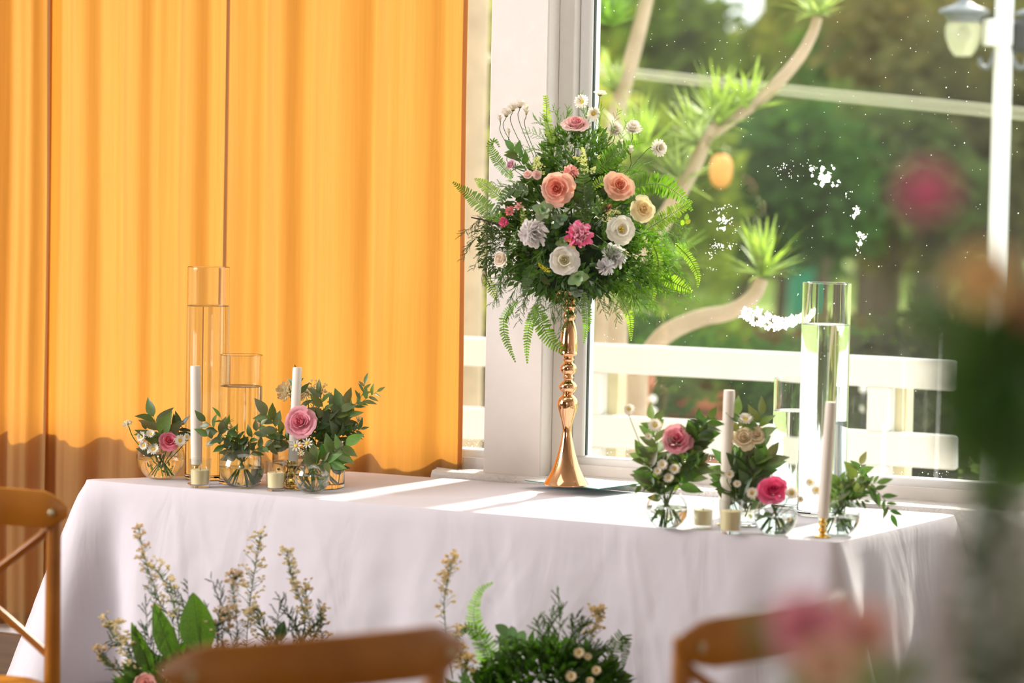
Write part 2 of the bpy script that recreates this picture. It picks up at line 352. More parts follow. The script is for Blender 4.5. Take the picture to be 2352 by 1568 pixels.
# ring of white flakes, and dust specks, on the big pane
def specks():
    mb=MB(); v=.1628
    def fl(px,py,r):
        s,z=wpx(px,py,v); n=random.choice((4,5,6)); a0=R()*6; e=U(.5,1); a1=R()*3
        p=[]
        for j in range(n):
            a=a0+j*6.283/n; rr=r/860*U(.6,1.2); x=math.cos(a)*rr; y=math.sin(a)*rr*e
            p.append((s+x*math.cos(a1)-y*math.sin(a1),v,z+x*math.sin(a1)+y*math.cos(a1)))
        mb.add(p,[tuple(range(n))])
    for i in range(620):
        fl(U(1375,2340),U(5,1085),U(.5,1.5) if R()<.92 else U(1.5,2.6))
    for i in range(260):
        x=U(1370,2180); fl(x,1045+(x-1350)*.0774-abs(random.gauss(0,16))-6,U(.6,1.9))
    for i in range(60):
        x=U(1064,1112); fl(x,1030-abs(random.gauss(0,12)),U(.5,1.3))
    o=mb.build('dust_specks',fleck_m); o['kind']='stuff'; o['label']='white dust specks and splashes dried on the window panes'; o['category']='dust'; o.matrix_basis=WM
    mb=MB()
    def cl(cx,cy,rx,ry,n,r0,r1):
        for i in range(n): 
            fl(cx+random.gauss(0,rx),cy+random.gauss(0,ry),U(r0,r1))
    cl(1893,404,14,12,22,3,10); cl(1925,420,8,5,6,2,6); cl(1860,385,10,6,14,1,3); cl(1800,382,16,6,22,.8,2.5); cl(1815,405,14,8,12,.8,2.5)
    cl(1950,445,6,8,8,1,3); cl(1966,485,6,10,14,2,7); cl(1976,545,5,9,14,2,7); cl(1970,575,5,6,10,1,2.5)
    cl(1660,510,10,10,24,2,7); cl(1668,475,14,6,18,1,3); cl(1690,530,6,5,8,1,2.5); cl(1660,565,16,5,26,1.2,4); cl(1635,580,8,12,20,.8,2.5); cl(1635,618,6,4,6,1,2)
    # bottom crescent
    for i in range(330):
        t=U(0,1); x=1700+165*t; lo=712+46*math.sin(math.pi*(t*.85+.1)); hi=max(704,735-abs(t-.45)*0)-30*(1-abs(t-.35))
        top=706+ (24*math.sin(math.pi*min(1,max(0,(t-.25)/.75))))
        if lo>top+2: fl(x,U(top,lo),U(3,8))
    o=mb.build('flake_ring',fleck_m); o['kind']='stuff'; o['label']='broken ring of white flakes on the large window pane'; o['category']='residue'; o.matrix_basis=WM
specks()

# ------------------------------------------------------------------ curtains
def curtain(label,s0,s1,zb,vc,seed,folds,deep=.02,edge=0):
    z1=2.70; n=int((s1-s0)/.006); m=26; vs=[]; fs=[]; rd=random.Random(seed)
    ph=[rd.uniform(0,6.28) for _ in range(6)]
    for j in range(m+1):
        z=zb+(z1-zb)*j/m; f=(z-zb)/(z1-zb)
        for i in range(n+1):
            t=i/n; s=s0+(s1-s0)*t
            x=s*6.283*folds
            y=deep*(.72*math.sin(x+ph[0]+.9*math.sin(s*7+ph[1]))+.26*math.sin(x*1.9+ph[2]+.4*f)+.07*math.sin(x*3.7+ph[3]-f*.8))
            y+=.004*math.sin(z*3+s*11+ph[4])
            ds=.006*math.sin(z*2.1+ph[5])*(1-f) + .004*math.cos(x+ph[0])
            d0=min(t,1-t)*(s1-s0)
            if d0<.02: y+=.012*(1-d0/.02)
            vs.append((s+ds,vc+y,z))
    for j in range(m):
        for i in range(n): a=j*(n+1)+i; fs.append((a,a+1,a+n+2,a+n+1))
    root=E_('curtain',label,'curtain',None,group='amber curtains along the window wall',M=WM@Matrix.Translation((0,0,0)))
    MB().add(vs,fs).build('curtain_panel',curtain_m,root)
    h=MB(); k=n+1
    for a in range(n): 
        p,q=vs[a],vs[a+1]; h.add([(p[0],p[1]-.0012,p[2]),(q[0],q[1]-.0012,q[2]),(q[0],q[1]-.0012,q[2]+.045),(p[0],p[1]-.0012,p[2]+.045)],[(0,1,2,3)])
    h.build('hem',curtain_m,root)
    w_=2
    for (c0,sg) in ((0,1),(n,-1)):
        h=MB()
        for j in range(m):
            for i in range(w_):
                q=[vs[(j+b)*(n+1)+c0+sg*(i+a)] for a,b in ((0,0),(1,0),(1,1),(0,1))]; h.add([(p[0],p[1]-.0014,p[2]) for p in q],[(0,1,2,3)])
        h.build('side_hem',curtain_m,root)
    return root
s_=lambda px,py,v:wpx(px,py,v)[0]
sA=s_(100,700,.07); sB=s_(517,500,.07); sC=s_(1062,600,.07)
curtain('amber curtain panel filling the middle, its right edge beside the narrow window',sB-.006,sC,.16,.074,3,4.6,.030)
curtain('amber curtain panel left of the central seam, behind the tall left vase',sA-.015,sB+.010,.165,.078,5,5.6,.027)
curtain('shaded amber curtain panel with deep folds at the far left edge',sA-2.0,sA+.022,.185,.070,9,8.0,.028)

rod=E_('curtain_rod','dark metal rod above the picture carrying the amber curtains','curtain rod',None,M=WM@Matrix.Translation((0,.074,2.708)))
MB().tube([(-3.4,0,0),(.16,0,0)],.011,14).build('rod',black_m,rod)
for x in (-3.4,.16): MB().lathe([(0,-.02),(.018,-.012),(.022,0),(.018,.012),(0,.02)],14,Matrix.Translation((x,0,0))).build('finial',black_m,rod)
# ------------------------------------------------------------------ table and cloth
TF=[onz(190,1100,.75),onz(1920,1245,.75),onz(2200,1180,.75)-WN*.012,onz(800,1080,.75)-WN*.02]
def roundpoly(P,r,k=6):
    out=[]; n=len(P)
    for i in range(n):
        a,b,c=P[i-1],P[i],P[(i+1)%n]; d1=(a-b).normalized(); d2=(c-b).normalized()
        p0=b+d1*r; p2=b+d2*r
        for j in range(k+1):
            t=j/k; out.append((p0*(1-t)**2+b*2*t*(1-t)+p2*t*t))
    return out
def resample(P,step):
    out=[]; n=len(P)
    for i in range(n):
        a,b=P[i],P[(i+1)%n]; L=(b-a).length; k=max(1,int(L/step))
        for j in range(k): out.append(a.lerp(b,j/k))
    return out
def tablecloth():
    cen=sum(TF,Vector())/4; loop=resample(roundpoly(TF,.03),.011); n=len(loop)
    per=[0]
    for i in range(1,n): per.append(per[-1]+(loop[i]-loop[i-1]).length)
    nor=[]
    for i in range(n):
        t=(loop[(i+2)%n]-loop[i-2]).normalized(); nor.append(Vector((t.y,-t.x,0)))
    vs=[];fs=[]
    vs.append(tuple(cen))
    rings=[.25,.5,.75,.9,.97,.992]
    for r in rings:
        for i in range(n):
            p=cen.lerp(loop[i],r); z=.75+.0012*noise.noise(Vector((p.x*6,p.y*6,0))); vs.append((p.x,p.y,z))
    drop=.57; nd=26
    for j in range(nd+1):
        f=j/nd
        for i in range(n):
            p=loop[i]; N_=nor[i]; d=f*drop
            cd=min((p-q).length for q in TF)
            dl=(p-TF[0]).length; dr=(p-TF[1]).length
            out=.006+.05*f
            out+=.150*f**.9*math.exp(-(dl/.075)**2)+.13*f*math.exp(-(dr/.075)**2)+.12*f*math.exp(-(min((p-TF[2]).length,(p-TF[3]).length)/.09)**2)
            # gathers next to the corners, faint waves along the front
            out+=.034*f*(math.exp(-((dl-.22)/.045)**2)) -.034*f*math.exp(-((dl-.125)/.04)**2)
            out+=.022*f*(math.exp(-((dr-.25)/.07)**2))-.016*f*math.exp(-((dr-.15)/.05)**2)
            x=per[i]
            amp=.010+.012*math.exp(-dl/.5)
            out+=amp*f*math.sin(x*17+1.3*math.sin(x*5)+1.0)+.005*f*math.sin(x*41+.8*f)
            out+=.0035*f*noise.noise(Vector((x*14,f*5,3)))+.0025*min(1,f*3)*noise.noise(Vector((x*30+f*14,f*9-x*5,8)))
            # sharp pressed creases
            for (xc,sl,a) in CRE:
                e=(x-xc-sl*f)/.006
                if abs(e)<4: out+=a*math.exp(-e*e)
            rz=.006*(1-math.cos(min(1,f*12)*math.pi/2))
            if j==0: q=p+N_*.002; z=.7488
            elif j==1: q=p+N_*(.007); z=.75-drop*f*.6
            else: q=p+N_*max(out,.004); z=.75-d
            if p.dot(WN)>WO.dot(WN)-.1: q=p+N_*min(.004+f*.004,.008) if (q-WO).dot(WN)>-.006 else q
            vs.append((q.x,q.y,z))
    R0=1
    for i in range(n): fs.append((0,R0+i,R0+(i+1)%n))
    tot=len(rings)+nd+1
    for r in range(tot-1):
        a=R0+r*n; b=a+n
        for i in range(n): fs.append((a+i,b+i,b+(i+1)%n,a+(i+1)%n))
    o=MB().add(vs,fs).build('tablecloth',cloth_m); 
    md=o.modifiers.new('thickness','SOLIDIFY'); md.thickness=.0012; md.offset=-1
    o['label']='long white linen tablecloth draped over the head table under the window'; o['category']='tablecloth'
CRE=[(U(.3,2.2),U(-.35,.35),U(.0016,.0036)) for _ in range(13)]
tablecloth()
def table():
    root=E_('banquet_table','folding head table hidden under the long white tablecloth','table',(0,0,0))
    q=[p.copy() for p in TF]; cen=sum(q,Vector())/4; mb=MB(); pts=[cen+(p-cen)*.985 for p in q]
    vs=[(p.x,p.y,.715) for p in pts]+[(p.x,p.y,.744) for p in pts]
    mb.add(vs,[(3,2,1,0),(4,5,6,7)]+[(i,(i+1)%4,4+(i+1)%4,4+i) for i in range(4)]).build('tabletop',base_m,root,False)
    for p in pts:
        a=cen+(p-cen)*.85; MB().tube([(a.x,a.y,0),(a.x,a.y,.715)],.018,10).build('leg',black_m,root)
table()

# ------------------------------------------------------------------ flower parts
def petal_mesh(name,r0,r1,r2,h0,h1,a,curl,n=7,m=6,notch=0.,pleat=0.,cup=1.6):
    """patch of a surface of revolution about z; radius r0->r1->r2, rim curls outwards"""
    vs=[];fs=[]
    for j in range(m+1):
        v=j/m
        for i in range(n+1):
            u=-1+2*i/n
            vm=1-.24*abs(u)**3.4
            vv=v*vm
            wth=math.sin(min(1,.25+vv*1.15)*math.pi/2)
            th=u*a*wth
            r=(1-vv)**2*r0+2*vv*(1-vv)*r1*1.15+vv**2*r2
            r+=curl*max(0,vv-.75)**1.5*4*(.6+.6*abs(u))
            r+=pleat*math.sin(u*9)*vv*.08
            z=h0+(h1-h0)*math.sin(vv**.9*math.pi/2) - curl*max(0,vv-.8)*1.2
            vs.append((r*math.cos(th),r*math.sin(th)*1.0,z))
    for j in range(m):
        for i in range(n): k=j*(n+1)+i; fs.append((k,k+1,k+n+2,k+n+1))
    me=bpy.data.meshes.new(name); me.from_pydata(vs,[],fs); me.polygons.foreach_set('use_smooth',[True]*len(fs)); me.materials.append(petal_m); return me
PL=[petal_mesh('petal_inner',.02,.13,.05,.25,1.0,1.45,0),
    petal_mesh('petal_second',.05,.27,.22,.20,1.0,1.2,.06,pleat=.3),
    petal_mesh('petal_third',.07,.44,.42,.12,.95,.98,.16,pleat=.3),
    petal_mesh('petal_fourth',.08,.64,.70,.02,.84,.84,.26,pleat=.35),
    petal_mesh('petal_outer',.10,.84,1.00,-.05,.66,.74,.34,pleat=.4)]
sepal_me=None
def sepal():
    global sepal_me
    if sepal_me is None:
        mb=MB()
        for k in range(5):
            a=k*1.2566; c,s=math.cos(a),math.sin(a)
            pr=[(.0,-.16,.0),(.30,-.14,.14),(.55,-.02,.13),(.85,.05,.0)]
            L=[(x*c-y*s,x*s+y*c,z) for x,z,y in pr]; Rr=[(x*c+y*s,x*s-y*c,z) for x,z,y in pr]
            mb.add(L+Rr,[(0,1,5,4),(1,2,6,5),(2,3,7,6)])
        mb.lathe([(0,-.32),(.10,-.28),(.14,-.16),(.0,-.05)],8)
        o=mb.build('sepals',leaf_m); sepal_me=o.data; bpy.data.objects.remove(o)
    return sepal_me
def rose(px,py,rpx,D,face,col,label,stem_to=None,layers=5,inner=None,openness=1.0,stamens=False,group=None,name='rose',counts=(3,5,5,6,6)):
    P=at(px,py,D); sc=rpx*D/F*.94
    d=Vector(face).normalized()
    M=dirM(P-d*sc*.45,d,U(0,6))
    root=E_(name,label,'flower',None,group,M)
    inner=inner or col
    for L in range(0 if not stamens else 2,layers):
        n=counts[L]; t=L/4
        for k in range(n):
            a=6.283*k/n+L*.9+U(-.12,.12); a+=U(-.16,.16); tilt=U(-.10,.14)*(.4+t)+(openness-1)*t*.5
            c=[inner[i]*(1-t)+col[i]*t for i in range(3)]; br=U(.93,1.05)
            s=sc*U(.90,1.08)
            MM=Matrix.Rotation(a,4,'Z')@Matrix.Rotation(tilt,4,'Y')@Matrix.Scale(s,4)
            inst(PL[L],'petal',root,M=MM,col=[min(1,x*br) for x in c])
    if stamens:
        mb=MB()
        for k in range(26):
            a=R()*6.28; r=sc*U(.05,.3); mb.tube([(0,0,sc*.2),(math.cos(a)*r,math.sin(a)*r,sc*U(.55,.8))],sc*.02,4)
            mb.lathe([(0,-.03*sc),(.04*sc,0),(0,.03*sc)],5,Matrix.Translation((math.cos(a)*r,math.sin(a)*r,sc*.8)))
        mb.build('stamens',yel_m,root)
    inst(sepal(),'sepals',root,M=Matrix.Scale(sc,4),col=(.10,.2,.04))
    if stem_to is not None:
        Mi=root.matrix_basis.inverted(); q=Mi@Vector(stem_to); L=min(.5,q.length)
        pts=spline([(0,0,-sc*.25),(0,0,-L*.35),q],5); MB().tube(pts,.0016,6).build('stem',stem_m,root)
    return root
PX=lambda c:tuple(min(.95,((x/255.)**2.0)*1.12) for x in c)
def ballflower(px,py,rpx,D,face,col,label,n=70,pw=.30,pl=.55,cat='flower',name='carnation',frill=.0,stem_to=None,col2=None,flat=.75,ragged=.0):
    """many short petals radiating from the middle: mum, nerine, carnation"""
    P=at(px,py,D); sc=rpx*D/F; d=Vector(face).normalized(); root=E_(name,label,cat,None,None,dirM(P-d*sc*.35,d,U(0,6)))
    def head(k0,k1,nm,c):
        mb=MB()
        for k in range(k0,k1):
            t=(k+.5)/n; th=math.acos(1-1.25*t); ph=k*2.39996+U(-.15,.15)
            dd=Vector((math.sin(th)*math.cos(ph),math.sin(th)*math.sin(ph),math.cos(th)*flat+.15))
            L=sc*(.85+.15*t)*(1+U(-ragged,ragged*.6)); w_=sc*pw*U(.8,1.1)*.5
            q=dd.to_track_quat('Z','X').to_matrix().to_4x4()@Matrix.Rotation(U(0,6.28) if ragged>.2 else U(-.4,.4),4,'Z')
            st=L*(1-pl)*.8; vs=[];fs=[]
            prof=[(st,.25),(st+(L-st)*.45,.85),(st+(L-st)*.8,1.0),(L,.55)]
            for zz,ww in prof:
                b=((zz-st)/(L-st+1e-6))
                for u in (-1,0,1): vs.append((w_*ww*u, w_*(.45*(1-abs(u))-.25)*(1-b*.4)+ b*b*w_*.7 + (frill*w_*U(-1,1) if b>.5 else 0), zz))
            for a in range(3):
                for b_ in range(2): i=a*3+b_; fs.append((i,i+1,i+4,i+3))
            mb.add(vs,fs,q)
        mb.build(nm,petal_m,root,col=c)
    if col2: head(0,n//3,'inner_petals',col2); head(n//3,n,'petals',col)
    else: head(0,n,'petals',col)
    MB().lathe([(0,-.3),(.12,-.25),(.25,0),(.2,.2),(0,.3)],10,Matrix.Scale(sc,4)).build('calyx',stem_m,root)
    if stem_to is not None:
        q=root.matrix_basis.inverted()@Vector(stem_to); MB().tube(spline([(0,0,-sc*.2),(0,0,-min(.08,q.length*.4)),q],5),.0013,6).build('stem',stem_m,root)
    return root
def daisy_mb(sc,n=16,rings=2,cup=.25,w=.27):
    mb=MB()
    for r in range(rings):
        for k in range(n):
            a=6.283*(k+.5*r)/n+U(-.07,.07); L=sc*(1-.22*r)*U(.9,1.05); ww=sc*w; zc=sc*cup*(1+r*.9)
            c,s=math.cos(a),math.sin(a)
            pts=[(.18*sc,.35,0),(.55*L,1,.6*zc),(.85*L,.95,.95*zc),(L,.45,zc)]
            vs=[]
            for x,f,z in pts:
                for u in (-1,1): y=u*f*ww*.5; vs.append((x*c-y*s,x*s+y*c,z+.02*sc*r))
            mb.add(vs,[(0,1,3,2),(2,3,5,4),(4,5,7,6)])
    return mb
def daisy(px,py,rpx,D,face,label,stem_to=None,cat='flower',col=(.90,.88,.80),cent=(.75,.62,.10),rings=2,cup=.25,group=None,name='daisy',cr=.3,n=16):
    P=at(px,py,D); sc=rpx*D/F; d=Vector(face).normalized(); root=E_(name,label,cat,None,group,dirM(P,d,U(0,6)))
    daisy_mb(sc,n,rings,cup).build('petals',petal_m,root,col=col)
    MB().lathe([(cr*sc,0),(cr*sc*.95,.12*sc),(cr*.6*sc,.22*sc),(0,.26*sc)],10).build('flower_centre',yel_m if cent[0]>.6 else centre_m,root)
    MB().lathe([(0,-.28*sc),(.2*sc,-.2*sc),(.32*sc,-.02*sc),(0,.02*sc)],8).build('calyx',stem_m,root)
    if stem_to is not None:
        q=root.matrix_basis.inverted()@Vector(stem_to); MB().tube(spline([(0,0,-sc*.2),(0,0,-min(.05,q.length*.35)),q],5),.0010,5).build('stem',stem_m,root)
    return root
def tuft(mb,P,r,n=9):
    """small aster head"""
    for k in range(n):
        a=R()*6.283; e=U(.1,1.3); d=Vector((math.cos(a)*math.cos(e),math.sin(a)*math.cos(e),math.sin(e)))
        s=d.orthogonal().normalized()*r*.28; p=Vector(P)
        mb.add([p,p+d*r*.6+s,p+d*r,p+d*r*.6-s],[(0,1,2,3)])
def frond(path,wpx_,D0,col,label,group=None,npair=None,name='fern_frond',nrm=(0,-1,0),ppx=5.0,taper=.55,tipw=.12,dark=0,lw=.42,curlz=.0):
    """path: list of (px,py,D)"""
    P=[at(*p) for p in path]; O=P[0].copy(); pts=[p-O for p in spline(P,10)]
    Ls=[0]
    for i in range(1,len(pts)): Ls.append(Ls[-1]+(pts[i]-pts[i-1]).length)
    T=Ls[-1]; wid=wpx_*D0/F*.5; n=npair or int(T*F/D0/ppx)
    root=E_(name,label,'foliage',O,group)
    MB().tube(pts,[.0012*(1-.7*l/T) for l in Ls],5).build('rachis',stem_m,root)
    mb=MB(); nn=Vector(nrm).normalized()
    nn=(nn+Vector((U(-.3,.3),0,U(-.3,.3)))).normalized()
    for k in range(n):
        t=(k+.5)/n; l=t*T; i=0
        while i<len(Ls)-2 and Ls[i+1]<l: i+=1
        f=(l-Ls[i])/max(1e-9,Ls[i+1]-Ls[i]); p=pts[i].lerp(pts[i+1],f); tg=(pts[i+1]-pts[i]).normalized()
        sd=tg.cross(nn); sd=sd.normalized() if sd.length>1e-4 else Vector((1,0,0)); nu=sd.cross(tg).normalized()
        wsh=(min(1,.45+t*3))*(1-max(0,(t-taper)/(1-taper))**1.3*(1-tipw))
        for s in (-1,1):
            L=wid*wsh*U(.88,1.08); d=(sd*s+tg*U(.12,.42)+nu*U(-.25,.25)).normalized()
            a=tg*(T/n*lw); q=[p-a*.75,p+a*.55,p+d*L*.5+a*.95,p+d*L*.88+a*.75,p+d*L+a*.15,p+d*L*.85-a*.45,p+d*L*.45-a*.8]
            dz=nu*L*.10; q[2]=q[2]+dz; q[3]=q[3]+dz*.4; q[5]=q[5]-dz*.2
            mid=p+d*L*.55+nu*L*.03
            mb.add(q+[mid],[(0,1,2,7),(7,2,3,4),(0,7,5,6) if 0 else (0,7,6),(7,4,5,6)])
    mb.build('leaflets',fern_m,root,col=col)
    return root
def sprig_mb(pts,blen,nb,nn,r=.00045,droop=.3,spread=1.0):
    """feathery branch: main stem, side branches, short needles"""
    st=MB(); nd=MB(); m=len(pts)
    st.tube(pts,[.0011*(1-.75*i/(m-1)) for i in range(m)],4)
    def needle(p,d,L,w):
        s=d.orthogonal().normalized()
        s=Quaternion(d,R()*3.14)@s
        e=p+d*L; nd.add([p-s*w,p+s*w,e+s*w*.4,e-s*w*.4],[(0,1,2,3)])
    for k in range(nb):
        t=.12+.88*(k+R()*.6)/nb; x=t*(m-1); i=min(m-2,int(x)); p=pts[i].lerp(pts[i+1],x-i); tg=(pts[i+1]-pts[i]).normalized()
        o=tg.orthogonal().normalized(); o=Quaternion(tg,R()*6.283)@o
        d=(tg*.9+o*U(.5,1.0)*spread).normalized(); L=blen*(1.05-t*.65)*U(.7,1.1); q=[p]; dd=d.copy(); c=p.copy(); S=5
        for a in range(S):
            dd=(dd+Vector((U(-.1,.1),U(-.1,.1),-droop*.16+U(-.05,.05)))).normalized(); c=c+dd*L/S; q.append(c.copy())
        for a in range(S):
            s=(q[a+1]-q[a]).normalized().orthogonal().normalized()*r*1.2*(1-.12*a)
            s2=(q[a+1]-q[a]).normalized().cross(s)
            nd.add([q[a]-s,q[a]+s,q[a+1]+s*.85,q[a+1]-s*.85],[(0,1,2,3)]); nd.add([q[a]-s2,q[a]+s2,q[a+1]+s2*.85,q[a+1]-s2*.85],[(0,1,2,3)])
        for b in range(nn):
            y=(.15+.85*b/nn)*S; a=min(S-1,int(y)); pp=q[a].lerp(q[a+1],y-a); td=(q[a+1]-q[a]).normalized()
            oo=Quaternion(td,R()*6.283)@td.orthogonal().normalized(); needle(pp,(td*1.1+oo*U(.5,.9)).normalized(),L*U(.14,.30)*(1.15-.5*b/nn),r)
    return st,nd
def sprig(path,bpx,nb,nn,D0,col,label,group,droop=.3,r=.00055,spread=1.0,name='feathery_sprig',needle_name='needles'):
    P=[at(*p) for p in path]; O=P[0].copy(); pts=[p-O for p in spline(P,4)]
    root=E_(name,label,'foliage',O,group); st,nd=sprig_mb(pts,bpx*D0/F,nb,nn,r,droop,spread)
    st.build('stem',stem_m,root); nd.build(needle_name,leaf_m,root,col=col,kind='stuff'); return root
# leaf templates, length 1 along +x, up +z
def leaf_mesh(name,w,fold=.12,bend=.12,n=6,point=1.0,mat=None):
    vs=[];fs=[]
    for i in range(n+1):
        t=i/n; wd=w*math.sin(math.pi*min(1,t**(.75)))**(point) if 0<t<1 else .012
        zz=-bend*t*t
        for u in (-1,0,1): vs.append((t,u*wd*.5,zz+abs(u)*fold*wd))
    for i in range(n):
        for b in range(2): k=i*3+b; fs.append((k,k+1,k+4,k+3))
    me=bpy.data.meshes.new(name); me.from_pydata(vs,[],fs); me.polygons.foreach_set('use_smooth',[True]*len(fs)); me.materials.append(mat or leaf_m); return me
LF_EUC=leaf_mesh('eucalyptus_leaf',.36,.10,.18); LF_WIDE=leaf_mesh('broad_leaf',.52,.12,.2); LF_ROUND=leaf_mesh('round_leaf',.86,.05,.12,point=.65)
def orientM(p,d,up,sc):
    d=Vector(d).normalized(); u=Vector(up); y=u.cross(d)
    y=y.normalized() if y.length>1e-4 else d.orthogonal(); z=d.cross(y).normalized()
    M=Matrix(((d.x,y.x,z.x,0),(d.y,y.y,z.y,0),(d.z,y.z,z.z,0),(0,0,0,1)))
    return Matrix.Translation(p)@M@Matrix.Scale(sc,4)
GE=(.15,.22,.075); GD=(.065,.125,.022); GF=(.17,.34,.025); GB=(.36,.54,.05); GS=(.30,.40,.28)
def leafspray(path,lpx,n,D0,col,label,group=None,me=None,name='eucalyptus_sprig',tip=True,cvar=.25,both=True,lmin=.6):
    me=me or LF_EUC; n=int(n*1.4)+1 if n>4 else n; lpx*=1.08
    P=[at(*p) for p in path]; O=P[0].copy(); pts=[p-O for p in spline(P,6)]; m=len(pts)
    root=E_(name,label,'foliage',O,group)
    MB().tube(pts,[.0012*(1-.6*i/(m-1)) for i in range(m)],5).build('stem',stem_m,root)
    for k in range(n):
        t=.18+.80*k/max(1,n-1); x=t*(m-1); i=min(m-2,int(x)); p=pts[i].lerp(pts[i+1],x-i); tg=(pts[i+1]-pts[i]).normalized()
        sd=tg.cross(Vector((0,-1,0))).normalized()*(1 if k%2 else -1)
        d=(tg*.7+sd*U(.6,1.1)+Vector((0,U(-.7,.5),U(-.1,.25))))
        if k==n-1 and tip: d=tg
        up=Vector((U(-.7,.7),-.75,U(.1,1)))
        c=[x_*U(1-cvar,1+cvar) for x_ in col]
        inst(me,'leaf',root,M=orientM(p,d,up,lpx*D0/F*U(lmin,1.1)*(1.05-.3*t)),col=c)
    return root
def rosette(px,py,rpx,D,col,label,face=(0,-1,.2),n=9,group=None,me=None,name='eucalyptus_rosette'):
    P=at(px,py,D); root=E_(name,label,'foliage',None,group,dirM(P,face,U(0,6))); sc=rpx*D/F
    for k in range(n):
        t=k/n; a=k*2.4; e=.35+1.05*(1-t); d=Vector((math.cos(a)*math.sin(e),math.sin(a)*math.sin(e),math.cos(e)))
        c=[x_*U(.85,1.15)*(1+.3*t) for x_ in col]
        inst(me or LF_ROUND,'leaf',root,M=orientM(d*sc*.08,d,(0,0,1),sc*(1-.55*t)),col=c)
    MB().tube([(0,0,-sc*1.2),(0,0,0)],.0013,5).build('stem',stem_m,root)
    return root
def astersprig(path,D0,label,group=None,n=16,spreadpx=26,hr=6,col=(.80,.70,.42),name='aster_sprig',green=(.10,.16,.05),leafy=10):
    P=[at(*p) for p in path]; O=P[0].copy(); pts=[p-O for p in spline(P,6)]; m=len(pts); root=E_(name,label,'flower',O,group)
    st=MB(); hd=MB(); nd=MB(); ce=MB(); u=D0/F
    st.tube(pts,[.0016*(1-.6*i/(m-1)) for i in range(m)],5)
    for k in range(n):
        t=.28+.72*k/(n-1); x=t*(m-1); i=min(m-2,int(x)); p=pts[i].lerp(pts[i+1],min(1,x-i)); tg=(pts[i+1]-pts[i]).normalized()
        a=R()*6.283; o=Vector((math.cos(a),math.sin(a)*.7,0)); L=spreadpx*u*U(.4,1.15)*(1.25-.75*t); e=p+(tg*.9+o).normalized()*L if k<n-1 else p
        st.tube([p,p.lerp(e,.5)+tg*L*.06,e],.0006,4,False)
        for _ in range(random.choice((1,2,3,3))):
            q=e+Vector((U(-1,1),U(-1,1),U(-.6,1)))*hr*u*1.0; st.tube([e,q],.0004,3,False); tuft(hd,q,hr*u*U(.6,1.0),10)
            ce.lathe([(0,-.0008),(.0014,0),(0,.0012)],5,Matrix.Translation(q+Vector((0,0,.001))))
    for k in range(leafy*6):
        t=R(); x=t*(m-1); i=min(m-2,int(x)); p=pts[i].lerp(pts[i+1],x-i); a=R()*6.283; d=Vector((math.cos(a),math.sin(a),U(.2,1))).normalized(); L=U(8,26)*u*(1.2-t*.7); s=d.orthogonal().normalized()*.0006
        nd.add([p-s,p+s,p+d*L*.6+s*1.3,p+d*L,p+d*L*.6-s*1.3],[(0,1,2,3,4)])
    st.build('stem',stem_m,root); hd.build('flower_heads',petal_m,root,col=col,kind='stuff'); nd.build('leaves',leaf_m,root,col=green,kind='stuff'); ce.build('flower_centres',yel_m,root,kind='stuff'); return root

# ------------------------------------------------------------------ glassware, candles
def cylvase(px,ptop,pbase,wpx_,label,water=None,th=.003,name='cylinder_vase',base=None,z0=.7515,group=None):
    B=base or onz(px,pbase,z0); u=B.y/F; r=wpx_*u/2; h=(pbase-ptop)*u
    root=E_(name,label,'vase',B,group)
    b=.012
    MB().lathe([(0,0),(r-.002,0),(r,.002),(r,h-.001),(r-th*.5,h),(r-th,h-.001),(r-th,b+.002),(r-th-.003,b),(0,b)],56).build('glass_wall',glass_m,root)
    if water:
        hw=(pbase-water)*u; ri=r-th+.0004
        MB().lathe([(0,b-.0004),(ri-.002,b-.0004),(ri,b+.002),(ri,hw+.0012),(ri-.002,hw),(0,hw)],56).build('water',water_m,root)
    return root,B,u
def bowlvase(px,pbase,rpx,label,wl=.45,name='bubble_vase',base=None,rim=.62,group=None,z0=.7515):
    B=base or onz(px,pbase,z0); u=B.y/F; r=rpx*u; root=E_(name,label,'vase',B,group); th=.0025
    def prof(rr,zc,a0,a1,n=16): return [(rr*math.cos(a0+(a1-a0)*i/n),zc+rr*math.sin(a0+(a1-a0)*i/n)) for i in range(n+1)]
    fb=-math.acos(.45); top=math.acos(rim)
    zc=r*math.sin(-fb)
    P=[(0,0)]+prof(r,zc,fb,top)+prof(r-th,zc,top,fb*.93)+[(0,.006)]
    MB().lathe(P,44).build('glass_wall',thin_m,root)
    ri=r-th+.0004; wa=math.asin(max(-.9,min(.9,(wl*2-1))))
    Q=[(0,.0055)]+prof(ri,zc,fb*.93,wa)+[(0,zc+ri*math.sin(wa))]
    MB().lathe(Q,44).build('water',water_m,root)
    return root,B,u
def votive(px,pbase,ptop,w0,label,fill=.6,group=None):
    B=onz(px,pbase,.7515); u=B.y/F; r=w0*u/2; h=(pbase-ptop)*u; root=E_('votive_candle',label,'candle',B,group); th=.0028
    MB().lathe([(0,0),(r*.84,0),(r*.88,.003),(r,h-.001),(r-th*.5,h),(r-th,h-.001),(r*.88-th,.009),(0,.008)],32).build('glass_cup',thin_m,root)
    ri=r*.88-th-.0006; hf=h*fill; rt=ri+(r-r*.88)*fill
    wx=MB().lathe([(0,.0085),(ri,.0085),(rt,hf),(rt*.9,hf+.0015),(rt*.3,hf-.001),(0,hf-.001)],28).build('wax',cream_m,root)
    MB().tube([(0,0,hf-.001),(.001,0,hf+.006)],.0008,5).build('wick',wick_m,root.children[-1] if 0 else wx); return root
def holder_prof(u):
    return [(0,0),(21,0),(22,1.5),(20,3),(9,5),(6,9),(10,13),(12,17),(9,21),(6,24),(11,29),(12,33),(8,38),(7,42),(11,46),(13,50),(13,56),(10,57),(0,57)]
